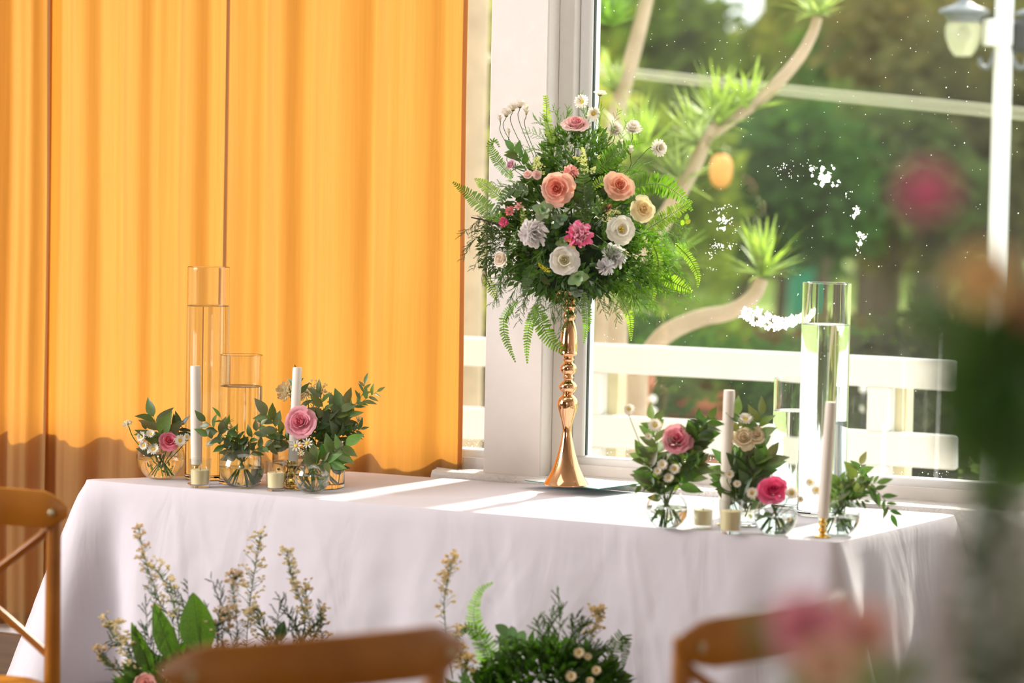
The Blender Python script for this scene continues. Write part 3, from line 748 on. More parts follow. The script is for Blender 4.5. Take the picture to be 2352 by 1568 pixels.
def taper(px,ptop,pwax,pbase,wpx_,label,lean=0,hold=True,pxt=None,group=None):
    B=onz(px,pbase,.7515); u=B.y/F
    root=E_('taper_candle',label,'candle',B,group)
    hw=(pbase-pwax)*u; ht=(pbase-ptop)*u; k=hw/57 if hold else 0
    top=Vector((((pxt or px)-px+ (-(pbase-ptop)*.0))*u,0,ht)); 
    a=Vector((0,0,hw-.012)); 
    wx=MB().tube([a+(top-a)*t for t in (0,.25,.5,.75,.97,1)],[wpx_*u/2*1.0,wpx_*u/2,wpx_*u/2*.98,wpx_*u/2*.95,wpx_*u/2*.95,wpx_*u/2*.88],20).build('wax_taper',wax_m,root)
    if hold:
        hp=[(r*u*.9,z*k) for r,z in holder_prof(u)]
        MB().lathe(hp,28).build('candle_holder',brass_m,root)
    return root

# ------------------------------------------------------------------ gold pedestal, mirror
GB_=onz(1300,1113,.7745); GU=GB_.y/F
MP=GB_.copy()
def mirror():
    root=E_('glass_tile','thin rectangular glass tile with green edge under the gold flower stand','mirror',(MP.x+.03,MP.y+.01,.7725-.012))
    q=[(1205,1101),(1375,1121),(1470,1109),(1310,1093)]
    P=[onz(a,b,.7745)-Vector((MP.x+.03,MP.y+.01,.7605)) for a,b in q]
    def pr(z0,z1,k): 
        c=sum(P,Vector())/4; Q=[c+(p-c)*k for p in P]
        return MB().add([(p.x,p.y,z0) for p in Q]+[(p.x,p.y,z1) for p in Q],[(3,2,1,0),(4,5,6,7)]+[(i,(i+1)%4,4+(i+1)%4,4+i) for i in range(4)])
    pr(.0105,.0125,.998).build('green_edge',greenedge_m,root,False); pr(.0126,.0138,1.0).build('glass_face',tileglass_m,root,False)
mirror()
def stand():
    root=E_('flower_stand','tall turned rose gold candlestick stand carrying the big flower arrangement','stand',GB_)
    pr=[(0,0),(51,0),(52,2),(50,6),(46,12),(40,22),(34,34),(29,47),(24,62),(19,80),(15,97),(12,112),(10.5,125),(11,135),(14,150),(18.5,164),(22,175),(23.5,184),(23.5,192),(21,200),(15,206),(12,209),(12.5,213)]
    MB().lathe([(r*GU,z*GU) for r,z in pr],56).build('flared_base',gold_m,root)
    pr=[(12.5,213),(17,217),(20.5,223),(21,229),(18,235),(12,240),(10,243),(11,246),(13,248),(11,250),(10,254),(14,257),(18,263),(19,270),(17,277),(12,281),(10,284),(12,287),(13,290),(11,293),(12,297)]
    MB().lathe([(r*GU,z*GU) for r,z in pr],48).build('turned_knobs',gold_m,root)
    pr=[(12,297),(19,300),(20,303),(19,305),(20,312),(20,330),(18,352),(14.5,368),(11,377),(10,380),(13,384),(15,390),(13,396),(9.5,401),(9.5,405),(14,408),(17,412),(15,416),(10,420),(14,425),(24,429),(30,432),(30,436),(0,436)]
    MB().lathe([(r*GU,z*GU) for r,z in pr],48).build('upper_shaft',gold_m,root)
    MB().lathe([(26*GU,0),(40*GU,8*GU),(46*GU,20*GU),(44*GU,20*GU),(0,6*GU)],40).build('top_dish',gold_m,root,loc=(0,0,436*GU))
stand()

# ------------------------------------------------------------------ the tall arrangement
DB=GB_.y; BC=at(1318,540,DB)
def bd(px,py,front=1.0,R_=230):
    """depth on the front of the flower ball"""
    q=((px-1318)/235)**2+((py-520)/215)**2
    return DB-front*R_*DB/F*.85*math.sqrt(max(0,1-q))
def bface(px,py,k=1.0): return Vector(((px-1318)/230*k,-.85,-(py-520)/230*k+.25))
def B3(*pts): return [(x,y,bd(x,y)+ (dd if False else 0)) for x,y in pts]
MBc=MB()
for k in range(1):
    c=at(1318,560,DB); 
    MBc.lathe([(0,-.105),(.08,-.085),(.125,-.02),(.12,.05),(.08,.10),(0,.12)],20)
fo=MBc.build('floral_foam',foam_m,None,loc=tuple(at(1316,590,DB))); fo['label']='dark green floral foam core inside the tall arrangement on the gold stand'; fo['category']='floral foam'
# dense small dark leaves filling the middle
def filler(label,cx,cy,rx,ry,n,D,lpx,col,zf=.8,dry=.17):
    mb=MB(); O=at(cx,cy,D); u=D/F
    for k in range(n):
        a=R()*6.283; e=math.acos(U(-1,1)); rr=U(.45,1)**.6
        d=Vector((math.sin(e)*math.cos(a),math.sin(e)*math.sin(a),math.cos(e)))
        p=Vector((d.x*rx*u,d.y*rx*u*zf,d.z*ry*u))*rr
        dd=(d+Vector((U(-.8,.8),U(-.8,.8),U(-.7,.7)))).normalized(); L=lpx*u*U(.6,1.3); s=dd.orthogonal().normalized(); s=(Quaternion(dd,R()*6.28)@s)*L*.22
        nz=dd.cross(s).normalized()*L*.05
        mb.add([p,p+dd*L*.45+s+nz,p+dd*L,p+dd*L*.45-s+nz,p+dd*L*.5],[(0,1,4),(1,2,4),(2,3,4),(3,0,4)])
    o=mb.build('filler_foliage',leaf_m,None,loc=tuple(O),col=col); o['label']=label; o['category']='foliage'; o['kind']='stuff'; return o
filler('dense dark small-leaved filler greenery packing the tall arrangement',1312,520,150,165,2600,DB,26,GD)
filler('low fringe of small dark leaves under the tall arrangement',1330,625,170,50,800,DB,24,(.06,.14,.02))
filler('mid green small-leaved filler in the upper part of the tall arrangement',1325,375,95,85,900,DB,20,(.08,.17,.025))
filler('bright fine-leaved filler on the sunlit right of the tall arrangement',1455,600,85,80,1500,DB,14,(.20,.38,.03))  # sunlit brightness put into the leaf colour
filler('fine dark filler on the shaded left of the tall arrangement',1165,565,70,75,900,DB,13,(.09,.16,.03))  # shaded side darkened through the leaf colour
core=at(1318,560,DB)
SW='sword fern fronds of the tall arrangement'
def fr(pts,w,col,label,front=.7,dd=0.,**k):
    P=[(x,y,bd(x,y,front)-dd) for x,y in pts]
    return frond(P,w,DB,col,label,None,**k)
fr([(1160,508),(1130,490),(1085,452),(1040,418)],44,GF,'sword fern frond pointing far left from the tall arrangement, over the curtain edge')
fr([(1155,458),(1120,430),(1090,410)],34,GB,'pale sunlit fern tip just above the far left frond')
fr([(1178,408),(1148,377),(1126,338),(1131,322),(1140,324),(1147,338)],28,GF,'fern frond with hooked curling tip at the upper left of the arrangement')
fr([(1270,330),(1258,280),(1253,219)],24,GB,'upright fern tip at the very top left of the arrangement',tipw=.5)
fr([(1368,394),(1409,357),(1440,338),(1478,326)],52,GF,'broad fern frond rising right between the cream button flowers and peach rose')
fr([(1440,445),(1475,425),(1520,424),(1560,448),(1590,484)],56,GF,'large arching sword fern frond above the cream-peach rose at right')
fr([(1360,432),(1392,412),(1432,412),(1452,432)],32,GB,'short arching fern frond in front of the salmon rose',dd=.04)
fr([(1485,527),(1537,495),(1590,462)],42,GB,'bright fern frond pointing up right beside the cream-peach rose')
fr([(1552,560),(1584,594),(1602,630),(1603,660)],24,GB,'thin fern frond drooping at the far right edge of the arrangement')
fr([(1500,560),(1512,600),(1508,650),(1500,690)],27,GB,'bright hanging fern frond right of the white rose with stamens')
fr([(1520,632),(1550,650),(1590,670)],40,GB,'sunlit fern frond sloping down right under the arching ones')
fr([(1425,680),(1446,730),(1450,783)],24,GB,'yellow-green fern frond hanging in front of the white fence')
fr([(1190,690),(1160,725),(1158,765),(1170,800),(1184,832)],24,GF,'leftmost long fern frond hanging in front of the plaster pillar',ppx=6)
fr([(1232,700),(1217,745),(1210,790),(1211,835)],24,GF,'straight hanging fern frond in front of the plaster pillar, left of the wide one',ppx=6)
fr([(1228,700),(1245,745),(1265,783),(1293,806)],44,GF,'wide hanging fern frond touching the gold shaft',ppx=6,tipw=.45,dd=.03)
fr([(1340,670),(1348,730),(1341,788)],27,GF,'hanging fern frond just right of the gold shaft')
fr([(1112,630),(1125,655),(1142,690)],26,GB,'small pale fern frond at the lower left beside the pillar')
for i,(pts,w,l) in enumerate([([(1345,480),(1341,430),(1337,372)],64,'dark triangular leather fern standing behind the coral rose'),([(1330,470),(1300,455),(1276,440)],34,'dark leather fern overlapping the coral rose'),([(1345,480),(1375,470),(1410,480)],52,'dark leather fern spreading right below the salmon rose'),([(1350,520),(1335,490),(1330,455)],50,'dark leather fern above the pink nerine'),([(1225,610),(1212,640),(1203,682)],36,'dark fern frond hanging left of the white rose'),([(1214,440),(1168,439),(1137,488)],40,'dark fern frond arching over the small pink buds at left'),([(1290,500),(1262,495),(1240,505)],30,'short dark fern beside the silver eucalyptus rosette')]):
    fr(pts,w,GD if i!=4 else (.06,.16,.02),l,front=1.0,ppx=7,taper=.15,lw=.5)
fr([(1200,535),(1203,505),(1195,470)],17,GB,'narrow yellow-green fern tip in front of the white chrysanthemum',dd=.05,ppx=5)
ORDW=['','second','third','fourth','fifth','sixth','seventh','eighth','ninth','tenth','eleventh','twelfth','thirteenth','fourteenth','fifteenth','sixteenth','seventeenth','eighteenth','nineteenth','twentieth']
def ordl(obs,what,key,first,last,frm):
    obs=sorted(obs,key=key)
    for i,o in enumerate(obs):
        o['label']=('%s of the %s'%(first,what)) if i==0 else ('%s of the %s'%(last,what)) if i==len(obs)-1 else '%s from %s of the %s'%(ORDW[i],frm,what)
# feathery sprigs
FS='feathery asparagus sprigs of the tall arrangement'
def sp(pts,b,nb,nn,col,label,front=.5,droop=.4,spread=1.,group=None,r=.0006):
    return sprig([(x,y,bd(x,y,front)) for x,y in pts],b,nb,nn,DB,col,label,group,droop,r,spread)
lc=(.07,.12,.03)  # backlit darkness of the left sprigs put into their colour
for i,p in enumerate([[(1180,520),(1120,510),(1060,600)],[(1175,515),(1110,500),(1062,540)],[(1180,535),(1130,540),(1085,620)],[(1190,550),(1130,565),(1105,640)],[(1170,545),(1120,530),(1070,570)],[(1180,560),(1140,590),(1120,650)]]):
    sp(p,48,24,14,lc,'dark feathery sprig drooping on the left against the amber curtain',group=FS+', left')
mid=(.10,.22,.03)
for i,p in enumerate([[(1210,600),(1160,640),(1130,700)],[(1220,610),(1180,670),(1165,730)],[(1240,620),(1205,680),(1190,740)],[(1260,630),(1235,690),(1225,745)],[(1280,640),(1270,700),(1262,760)],[(1290,650),(1290,710),(1285,790)],[(1300,650),(1305,700),(1297,770)],[(1230,590),(1170,620),(1140,660)],[(1250,640),(1220,660),(1200,700)],[(1300,640),(1320,680),(1325,720)],[(1345,640),(1375,680),(1390,720)],[(1360,640),(1400,680),(1420,740)],[(1260,650),(1250,670),(1238,720)],[(1180,600),(1150,640),(1145,690)]]):
    sp(p,46,24,14,mid,'fine feathery sprig hanging below the arrangement around the gold stand',group=FS+', hanging low')
brt=(.17,.36,.03)  # sun on the right sprigs put into a brighter green
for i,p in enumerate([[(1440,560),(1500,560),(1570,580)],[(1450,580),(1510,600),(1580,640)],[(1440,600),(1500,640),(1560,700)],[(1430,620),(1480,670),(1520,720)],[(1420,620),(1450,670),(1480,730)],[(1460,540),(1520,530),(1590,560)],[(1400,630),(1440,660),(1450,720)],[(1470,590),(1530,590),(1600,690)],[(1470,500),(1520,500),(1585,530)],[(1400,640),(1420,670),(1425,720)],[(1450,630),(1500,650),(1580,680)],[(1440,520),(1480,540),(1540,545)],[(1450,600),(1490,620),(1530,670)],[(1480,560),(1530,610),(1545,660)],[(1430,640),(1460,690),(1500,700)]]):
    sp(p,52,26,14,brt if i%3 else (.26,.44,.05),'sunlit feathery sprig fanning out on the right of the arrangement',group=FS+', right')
for i,p in enumerate([[(1290,360),(1250,320),(1210,300)],[(1290,350),(1260,300),(1225,270)],[(1300,340),(1290,290),(1270,250)],[(1290,380),(1250,350),(1215,340)],[(1280,340),(1262,300),(1250,265)],[(1300,330),(1300,280),(1305,248)],[(1215,420),(1160,428),(1110,432)],[(1240,400),(1200,360),(1190,330)]]):
    sp(p,36,22,12,GF,'feathery sprig rising at the upper left of the arrangement',group=FS+', upper left',droop=0)
for i,p in enumerate([[(1360,400),(1375,320),(1380,240)],[(1370,400),(1395,330),(1420,250)],[(1380,400),(1410,350),(1440,280)],[(1350,390),(1355,320),(1340,250)],[(1370,390),(1400,380),(1440,350)],[(1380,420),(1440,390),(1500,370)],[(1340,370),(1345,300),(1335,215)],[(1400,420),(1450,400),(1480,390)]]):
    sp(p,36,22,12,brt,'feathery sprig rising at the upper right of the arrangement',group=FS+', upper right',droop=0)
for i,p in enumerate([[(1380,500),(1400,520),(1412,560)],[(1360,560),(1390,580),(1400,620)],[(1370,540),(1410,570),(1450,590)],[(1250,560),(1240,590),(1245,630)],[(1190,520),(1180,550),(1170,580)]]):
    sp(p,40,16,12,mid,'feathery sprig lying between the white and pink blooms',front=1.05,group=FS+', between the blooms')
sprig([(1150,518,DB-.1),(1115,508,DB-.1),(1083,499,DB-.1)],10,5,2,DB,(.03,.02,.01),'bare brown twig poking out left towards the curtain',None,r=.0006,name='brown_twig')
def bar(a): return (at(*a)-core)
MB().tube([(0,0,0),bar((1115,508,DB-.1))*.0+Vector((.0,0,0))+ (at(1115,506,DB-.1)-at(1155,520,DB-.1)), at(1082,499,DB-.1)-at(1155,520,DB-.1)],[.0028,.0025,.002],6).build('bare_branch',twig_m,None,loc=tuple(at(1155,520,DB-.1)),label='short cut brown branch end among the drooping left sprigs',category='branch')
# blooms
def br(px,py,r,col,label,face=None,**k):
    D=bd(px,py,1.0)-.035
    return rose(px,py,r,D,face or bface(px,py),PX(col),label,stem_to=core,**k)
br(1322,288,34,(245,205,200),'blush pink rose near the top of the arrangement, seen from the side',face=(0,-.6,.8),inner=PX((225,140,155)))
br(1176,380,18,(205,160,175),'small mauve rosebud at the upper left behind a fern',face=(-.7,-.5,.4),layers=4)
br(1281,432,38,(247,185,165),'large coral pink rose at the heart of the arrangement',face=(-.25,-1,-.1),inner=PX((235,140,125)))
br(1421,428,34,(248,190,165),'salmon rose in upper right, half behind a fern',face=(.25,-.9,.35),inner=PX((235,160,135)))
br(1476,480,28,(255,225,185),'small ruffled cream-peach rose on the right of the arrangement',face=(.3,-.9,.1),inner=PX((250,210,165)),openness=1.3)
br(1427,528,33,(250,248,225),'open ivory rose showing yellow stamens, right of the pink nerine',face=(.15,-1,.15),stamens=True,openness=1.15)
br(1295,598,35,(252,252,238),'large white rose at bottom centre of the arrangement',face=(.05,-1,.1),inner=PX((240,240,200)))
br(1153,596,24,(245,225,210),'blush white rosebud at the lower left of the arrangement',face=(-.5,-.7,.1),layers=4)
br(1213,402,15,(240,200,195),'left one of two small pale pink lisianthus heads',layers=4,name='lisianthus',face=(-.3,-.8,.5))
br(1233,403,15,(242,205,200),'right one of two small pale pink lisianthus heads',layers=4,name='lisianthus',face=(.2,-.9,.4))
def bb_(px,py,r,col,label,n=70,dd=.035,**k):
    return ballflower(px,py,r,bd(px,py)-dd,bface(px,py,.6),PX(col),label,n=n,stem_to=core,**k)
bb_(1311,393,21,(240,180,175),'frilly pale pink carnation above the coral rose',n=60,pw=.4,name='carnation',frill=.5,ragged=.1)
bb_(1222,534,36,(232,232,240),'bluish white chrysanthemum on the left of the arrangement',n=70,pw=.72,name='chrysanthemum',ragged=.12,pl=.7)
bb_(1331,538,32,(235,120,165),'bright pink nerine cluster with curled petals in the centre',n=90,pw=.45,name='nerine',frill=.6,ragged=.25,pl=.7,col2=PX((245,175,195)))
bb_(1414,588,30,(230,232,240),'white stock bloom under the ivory rose',n=46,pw=.85,name='white_stock',ragged=.15,pl=.7,dd=.0)
bb_(1392,613,22,(228,230,240),'lowest white stock bloom beside the lower eucalyptus',n=36,pw=.85,name='white_stock',ragged=.15,pl=.7)
bb_(1157,509,14,(215,90,130),'small deep pink bud cluster at the left, lower of two',n=26,pw=.45,name='pink_bud_cluster',ragged=.3)
bb_(1169,483,14,(215,130,130),'small dusty pink bud cluster at the left, upper of two',n=26,pw=.45,name='pink_bud_cluster',ragged=.3)
bb_(1190,472,12,(225,165,165),'tiny pale pink bud cluster beside the dark arching fern',n=22,pw=.45,name='pink_bud_cluster',ragged=.3)
bb_(1398,478,12,(200,120,110),'dusky pink bud tucked under the salmon rose',n=22,pw=.45,name='pink_bud_cluster',ragged=.3,dd=.0)
def bdz(px,py,r,face,label,front=.35,cent=(.75,.62,.10),col=(.93,.91,.84),**k):
    return daisy(px,py,r,bd(px,py,front),face,label,stem_to=at(1318+(px-1318)*.45,440,DB-.04),col=col,cent=cent,**k)
bdz(1337,234,18,(-.3,-.9,.3),'white daisy with green eye at the top, left of the pair')
bdz(1362,261,18,(.3,-.9,-.1),'white daisy with green eye at the top, lower right of the pair')
bdz(1378,217,17,(.1,-.25,1),'highest small white daisy seen from the side')
bdz(1413,302,19,(.1,-.7,.6),'cream button chrysanthemum, left one of three at the upper right',cent=(.5,.5,.1),rings=3,name='button_chrysanthemum',cr=.2,cup=.35)
bdz(1453,300,22,(.1,-.6,.7),'cream button chrysanthemum, middle one of three at the upper right',cent=(.5,.5,.1),rings=3,name='button_chrysanthemum',cr=.2,cup=.35)
bdz(1509,341,22,(.5,-.8,.1),'cream button chrysanthemum sticking out alone on the right',cent=(.5,.5,.1),rings=3,name='button_chrysanthemum',cr=.2,cup=.35)
for i,(x,y,r,l) in enumerate([(1194,245,15,'rightmost of the three joined white daisies at upper left'),(1178,252,15,'middle of the three joined white daisies at upper left'),(1163,265,15,'leftmost of the three joined white daisies at upper left'),(1149,278,7,'closed white daisy bud at the far upper left'),(1209,261,9,'closed white daisy bud right of the joined daisies'),(1169,307,6,'smallest daisy bud below the joined daisies'),(1175,338,5,'green daisy bud above the mauve rosebud'),(1424,335,7,'small cream bud behind the rising broad fern'),(1448,352,8,'small cream bud right of the rising broad fern')]):
    bdz(x,y,r,(U(-.2,.2),-.35,1),l,cup=.5 if r>9 else 1.2)
rosette(1246,483,27,bd(1246,483)-.02,GS,'silver green eucalyptus rosette left of centre',n=11)
rosette(1285,505,22,bd(1285,505),(.16,.25,.18),'darker eucalyptus leaves below the coral rose',n=7)
rosette(1327,634,27,bd(1327,620)-.03,GS,'grey eucalyptus rosette under the large white rose',n=9,face=(0,-1,-.2))
rosette(1291,557,17,bd(1291,557)-.02,(.22,.30,.15),'small eucalyptus rosette above the large white rose',n=7)
rosette(1325,668,22,DB-.14,(.18,.22,.20),'drooping grey leaves right over the gold dish',n=8,face=(0,-.6,-.8))
leafspray([(1250,600,DB-.16),(1242,625,DB-.17),(1240,650,DB-.17)],38,4,DB,GD,'glossy dark leaves below left of the large white rose',me=LF_WIDE,name='glossy_leaf_sprig')
leafspray([(1215,400,DB-.1),(1195,365,DB-.1),(1180,345,DB-.1)],38,5,DB,(.08,.17,.04),'dull green leaves behind the mauve rosebud',me=LF_WIDE,name='glossy_leaf_sprig')
leafspray([(1570,520,DB-.02),(1575,505,DB-.02)],20,3,DB,GB,'pair of round bright leaves at the right edge of the arrangement',me=LF_ROUND,name='bright_leaf_sprig')
def plume(pts,col,label,n=120,w=9):
    P=[at(x,y,bd(x,y)-.03) for x,y in pts]; O=P[0].copy(); q=[p-O for p in spline(P,6)]; root=E_('plume_flower',label,'flower',O); mb=MB()
    for k in range(n):
        t=R(); x=t*(len(q)-1); i=min(len(q)-2,int(x)); p=q[i].lerp(q[i+1],x-i)+Vector((U(-1,1),U(-1,1),U(-1,1)))*w*DB/F*(1-t*.7); tuft(mb,p,.0035,5)
    mb.build('florets',petal_m,root,col=PX(col),kind='stuff'); MB().tube(q,.001,5).build('stem',stem_m,root)
plume([(1344,395),(1341,365),(1338,340)],(225,235,150),'pale lime plume standing behind the carnation'); plume([(1340,375),(1328,366),(1316,362)],(225,235,150),'small side plume leaning left above the carnation',60,6)
plume([(1240,395),(1232,378),(1236,365)],(215,225,150),'fluffy lime plume above the two lisianthus heads',140,14); plume([(1360,395),(1366,385)],(215,225,150),'short lime plume right of the carnation',50,6)
plume([(1258,622),(1246,614),(1238,606)],(225,210,50),'small yellow sprig left of the large white rose',60,5); plume([(1318,565),(1312,556),(1306,552)],(215,200,60),'small yellow sprig between white rose and pink nerine',60,7)
plume([(1395,505),(1405,488),(1425,490)],(205,205,140),'pale green buds above the ivory rose',60,9)

# ------------------------------------------------------------------ left group on the table
TL='in the left group on the table'
r_,Bt,ut=cylvase(473,610,1098,98,'tall clear cylinder vase two thirds full of water, left group',water=700)
cylvase(551,812,1109,98,'shorter clear cylinder vase with water, right of the tall left vase',water=885)
bowlvase(368,1098,56,'leftmost bubble vase holding the small pink rose and daisies',wl=.45)
bowlvase(555,1119,53,'bubble vase of green leaves in front of the shorter left cylinder',wl=.5)
bowlvase(716,1131,42,'small bubble vase in front of the wide glass bouquet, left group',wl=.55)
cylvase(708,1006,1116,168,'wide low glass cylinder holding the large pink rose bouquet',water=1062,name='glass_bowl')
votive(459,1118,1052,52,'votive candle below the left taper, cream wax in clear cup')
votive(633,1126,1058,48,'votive candle between the two bubble vases of the left group')
taper(450,838,1055,1111,25,'ivory taper candle standing in front of the tall left vase, leaning slightly',pxt=445)
taper(672,841,1056,1119,23,'ivory taper candle in brass holder behind the left pink rose',pxt=679)
def lf(px,py,dx,dy,l,D,col=GE,me=None,**k):pass
D1=onz(368,1104,.75).y
v1=at(370,1075,D1)
rose(388,1013,24,D1-.02,(.2,-.9,.4),PX((240,140,160)),'small pink rose in the leftmost bubble vase',stem_to=v1,inner=PX((225,100,130)))
for x,y,r,l,f in [(326,1003,13,'yellow-eyed white daisy at far left of the leftmost vase',(-.4,-.9,.2)),(346,997,12,'highest of the yellow-eyed daisies in the leftmost vase',(0,-.7,.7)),(331,1022,12,'white daisy resting low on the leftmost vase rim',(-.3,-.9,0)),(353,1032,15,'pale yellow daisy in front of the leftmost vase opening',(0,-.9,.5)),(413,1012,15,'white daisy right of the small pink rose',(.3,-.9,.2)),(428,1003,9,'small side daisy at the right of the leftmost vase',(.5,-.8,.3))]:
    daisy(x,y,r,D1-.03,f,l,stem_to=v1,rings=2,cr=.38)
for x,y,l in [(292,971,'white carnation bud sticking out far left'),(413,972,'white bud behind the left taper')]:
    ballflower(x,y,12,D1,(-.3,-.5,.8),PX((245,235,215)),l,n=26,pw=.5,stem_to=v1,name='carnation_bud')
leafspray([(372,1040,D1),(368,1000,D1),(352,955,D1)],66,5,D1,GE,'broad grey-green leaves rising from the leftmost bubble vase',me=LF_WIDE)
leafspray([(375,1040,D1),(400,1000,D1+.01),(418,975,D1)],52,5,D1,(.06,.11,.05),'darker leaf sprig leaning right in the leftmost bubble vase',me=LF_EUC)
leafspray([(360,1060,D1),(350,1015,D1+.01),(335,985,D1+.02)],45,4,D1,(.16,.22,.13),'pale leaf sprig leaning left in the leftmost bubble vase',me=LF_WIDE)
def vstems(px,py,w,h,n,D,label):
    O=at(px,py,D); u=D/F; mb=MB()
    for k in range(n):
        a=R()*6.283; q=Vector((math.cos(a)*w*u*.4,math.sin(a)*w*u*.35,-h*u*.5)); p=Vector((-q.x*.35,-q.y*.4,h*u*.6)); mb.tube([q,(q+p)*.5+Vector((U(-1,1)*.003,0,0)),p],.0013,5)
    for k in range(n):
        a=R()*6.283; q=Vector((math.cos(a)*w*u*.38,math.sin(a)*w*u*.35,U(-.4,.1)*h*u)); d=Vector((U(-1,1),U(-1,1),U(-.6,.8))).normalized(); s=d.orthogonal().normalized()*.004; L=.018
        mb.add([q,q+d*L*.5+s,q+d*L,q+d*L*.5-s],[(0,1,2,3)])
    mb.build('cut_stems',leaf_m,None,loc=tuple(O),col=(.12,.24,.04),label=label,category='stems',kind='stuff')
vstems(370,1070,75,44,14,D1,'crossed green stems under water in the leftmost bubble vase')
D2=onz(555,1119,.75).y
vstems(555,1078,75,54,12,D2,'green stems under water in the middle bubble vase of the left group')
gl=(.12,.26,.03)
for i,(p,l,n,c,t) in enumerate([([(555,1060),(520,1010),(470,965)],44,7,GE,'leafy sprig reaching up left over the left taper'),([(555,1060),(520,1030),(475,1000)],40,6,GE,'low leafy sprig reaching left beside the left taper'),([(555,1060),(540,1010),(505,955)],36,7,gl,'bright leafy sprig rising from the middle bubble vase'),([(560,1060),(575,1010),(600,975)],36,6,GE,'leafy sprig leaning right in the middle bubble vase'),([(560,1060),(590,1030),(630,1025)],34,6,GE,'low leafy sprig leaning right in front of the second votive'),([(555,1070),(550,1030),(545,990)],38,7,GD,'dark leafy sprig in the centre of the middle bubble vase')]):
    leafspray([(x,y,D2-.02*(k)) for k,(x,y) in enumerate(p)],l,n,D2,c,t,me=LF_WIDE if i!=2 else LF_EUC)
astersprig([(555,1060,D2),(535,1010,D2),(528,965,D2)],D2,'small cream aster sprig in the middle bubble vase',n=8,spreadpx=18,hr=6)
D3=onz(708,1116,.75).y; D4=onz(716,1131,.75).y
v3=at(708,1060,D3)
vstems(708,1070,140,70,26,D3,'tangle of green stems inside the wide low glass')
rose(692,971,37,D3-.08,(-.15,-.9,.35),PX((242,170,185)),'large pink rose in the wide glass bouquet, left group',stem_to=v3,inner=PX((225,125,150)))
for x,y,r,l in [(663,893,32,'cream carnation behind the taper, high in the left bouquet'),(700,898,24,'cream carnation right behind the taper top')]:
    ballflower(x,y,r,D3+.02,(-.1,-.7,.7),PX((240,225,190)),l,n=60,pw=.35,stem_to=v3,ragged=.15,frill=.4)
for i,(p,l,n,c,me,t) in enumerate([
 ([(760,1040),(790,960),(835,920),(868,898)],40,9,GE,LF_EUC,'eucalyptus sprig reaching far right from the wide glass'),
 ([(750,1040),(790,960),(830,910),(838,880)],34,8,GE,LF_EUC,'eucalyptus sprig with small upright tip leaf at right'),
 ([(740,1040),(765,970),(790,925)],60,7,GE,LF_WIDE,'broad eucalyptus leaves right of the large pink rose'),
 ([(740,1040),(745,960),(735,900)],46,7,GE,LF_WIDE,'eucalyptus sprig right behind the large pink rose'),
 ([(700,1040),(690,930),(682,865)],36,6,(.10,.20,.06),LF_EUC,'leafy sprig crossing the top of the left taper'),
 ([(680,1040),(640,990),(612,950)],54,7,GE,LF_WIDE,'grey-green leafy sprig reaching left from the wide glass'),
 ([(690,1040),(650,1000),(625,1010)],44,5,GE,LF_EUC,'lower grey-green sprig left of the large pink rose'),
 ([(750,1040),(790,1000),(830,985)],36,8,GD,LF_EUC,'dark thin-leaved sprig at the right of the wide glass'),
 ([(750,1050),(775,1000),(800,960)],46,8,GD,LF_WIDE,'dark leafy sprig filling the right of the wide glass'),
 ([(730,1050),(725,1000),(740,960)],44,8,(.07,.14,.05),LF_WIDE,'leafy sprig below right of the large pink rose'),
 ([(760,1100),(775,1060),(780,1030)],44,6,GD,LF_WIDE,'dark leaves inside the right side of the wide glass')]):
    leafspray([(x,y,D3-.03*(k>0)) for k,(x,y) in enumerate(p)],l,n,D3,c,t,me=me)
for i,(p,n,t) in enumerate([([(710,1040),(730,950),(742,885)],14,'cream aster sprig rising above the large pink rose'),([(730,1040),(755,960),(770,930)],12,'cream aster sprig right of the large pink rose'),([(740,1040),(790,990),(828,965)],10,'thin budded aster sprig at the right of the left bouquet'),([(700,1040),(720,960),(715,880)],12,'cream aster sprig behind the left bouquet')]):
    astersprig([(x,y,D3-.01) for x,y in p],D3,t,n=n,spreadpx=30,hr=7,col=(.85,.80,.62))
v4=at(716,1090,D4)
vstems(716,1095,60,50,12,D4,'green stems inside the small front bubble vase')
for x,y,r,l in [(680,1024,14,'white starry daisy at the left of the small bubble vase'),(706,1018,14,'white starry daisy above the small bubble vase'),(692,1040,9,'small daisy low over the small bubble vase'),(722,1066,9,'cream bud at the rim of the small bubble vase')]:
    daisy(x,y,r,D4-.02,(-.1,-.9,.4),l,stem_to=v4,n=9,rings=1,cr=.35)
leafspray([(720,1085,D4),(750,1050,D4-.02),(795,1020,D4-.02)],58,6,D4,(.12,.22,.06),'bright grey-green leaves over the right of the small bubble vase',me=LF_WIDE)
leafspray([(715,1085,D4),(735,1060,D4-.03),(760,1065,D4-.04)],48,5,D4,GE,'drooping leaves in front of the small bubble vase',me=LF_WIDE)

# ------------------------------------------------------------------ right group on the table
def oz(x,y): return onz(x,y,.75).y
cylvase(1886,646,1182,112,'tallest clear cylinder vase on the right, water to four fifths',water=742)
cylvase(1824,866,1165,107,'shorter clear cylinder vase half hidden behind the tall right one',water=941)
bowlvase(1531,1212,49,'bubble vase overflowing with leaves at the left of the right group',wl=.55)
bowlvase(1780,1228,51,'bubble vase holding the deep pink rose, right group',wl=.5)
bowlvase(1925,1228,50,'rightmost bubble vase, behind the brass candle holder',wl=.5,base=at(1928,1222,oz(1928,1222)) if False else None)
cylvase(1712,1130,1205,76,'low glass cylinder hidden behind the votives, packed with leaves',water=1150,name='glass_bowl')
votive(1614,1212,1146,52,'left votive candle of the right group, low cream wax',fill=.62)
votive(1677,1224,1146,58,'right votive candle of the right group, beside the ivory taper base',fill=.66)
taper(1664,893,1160,1204,28,'thick ivory taper candle standing in the right group leaves',pxt=1668)
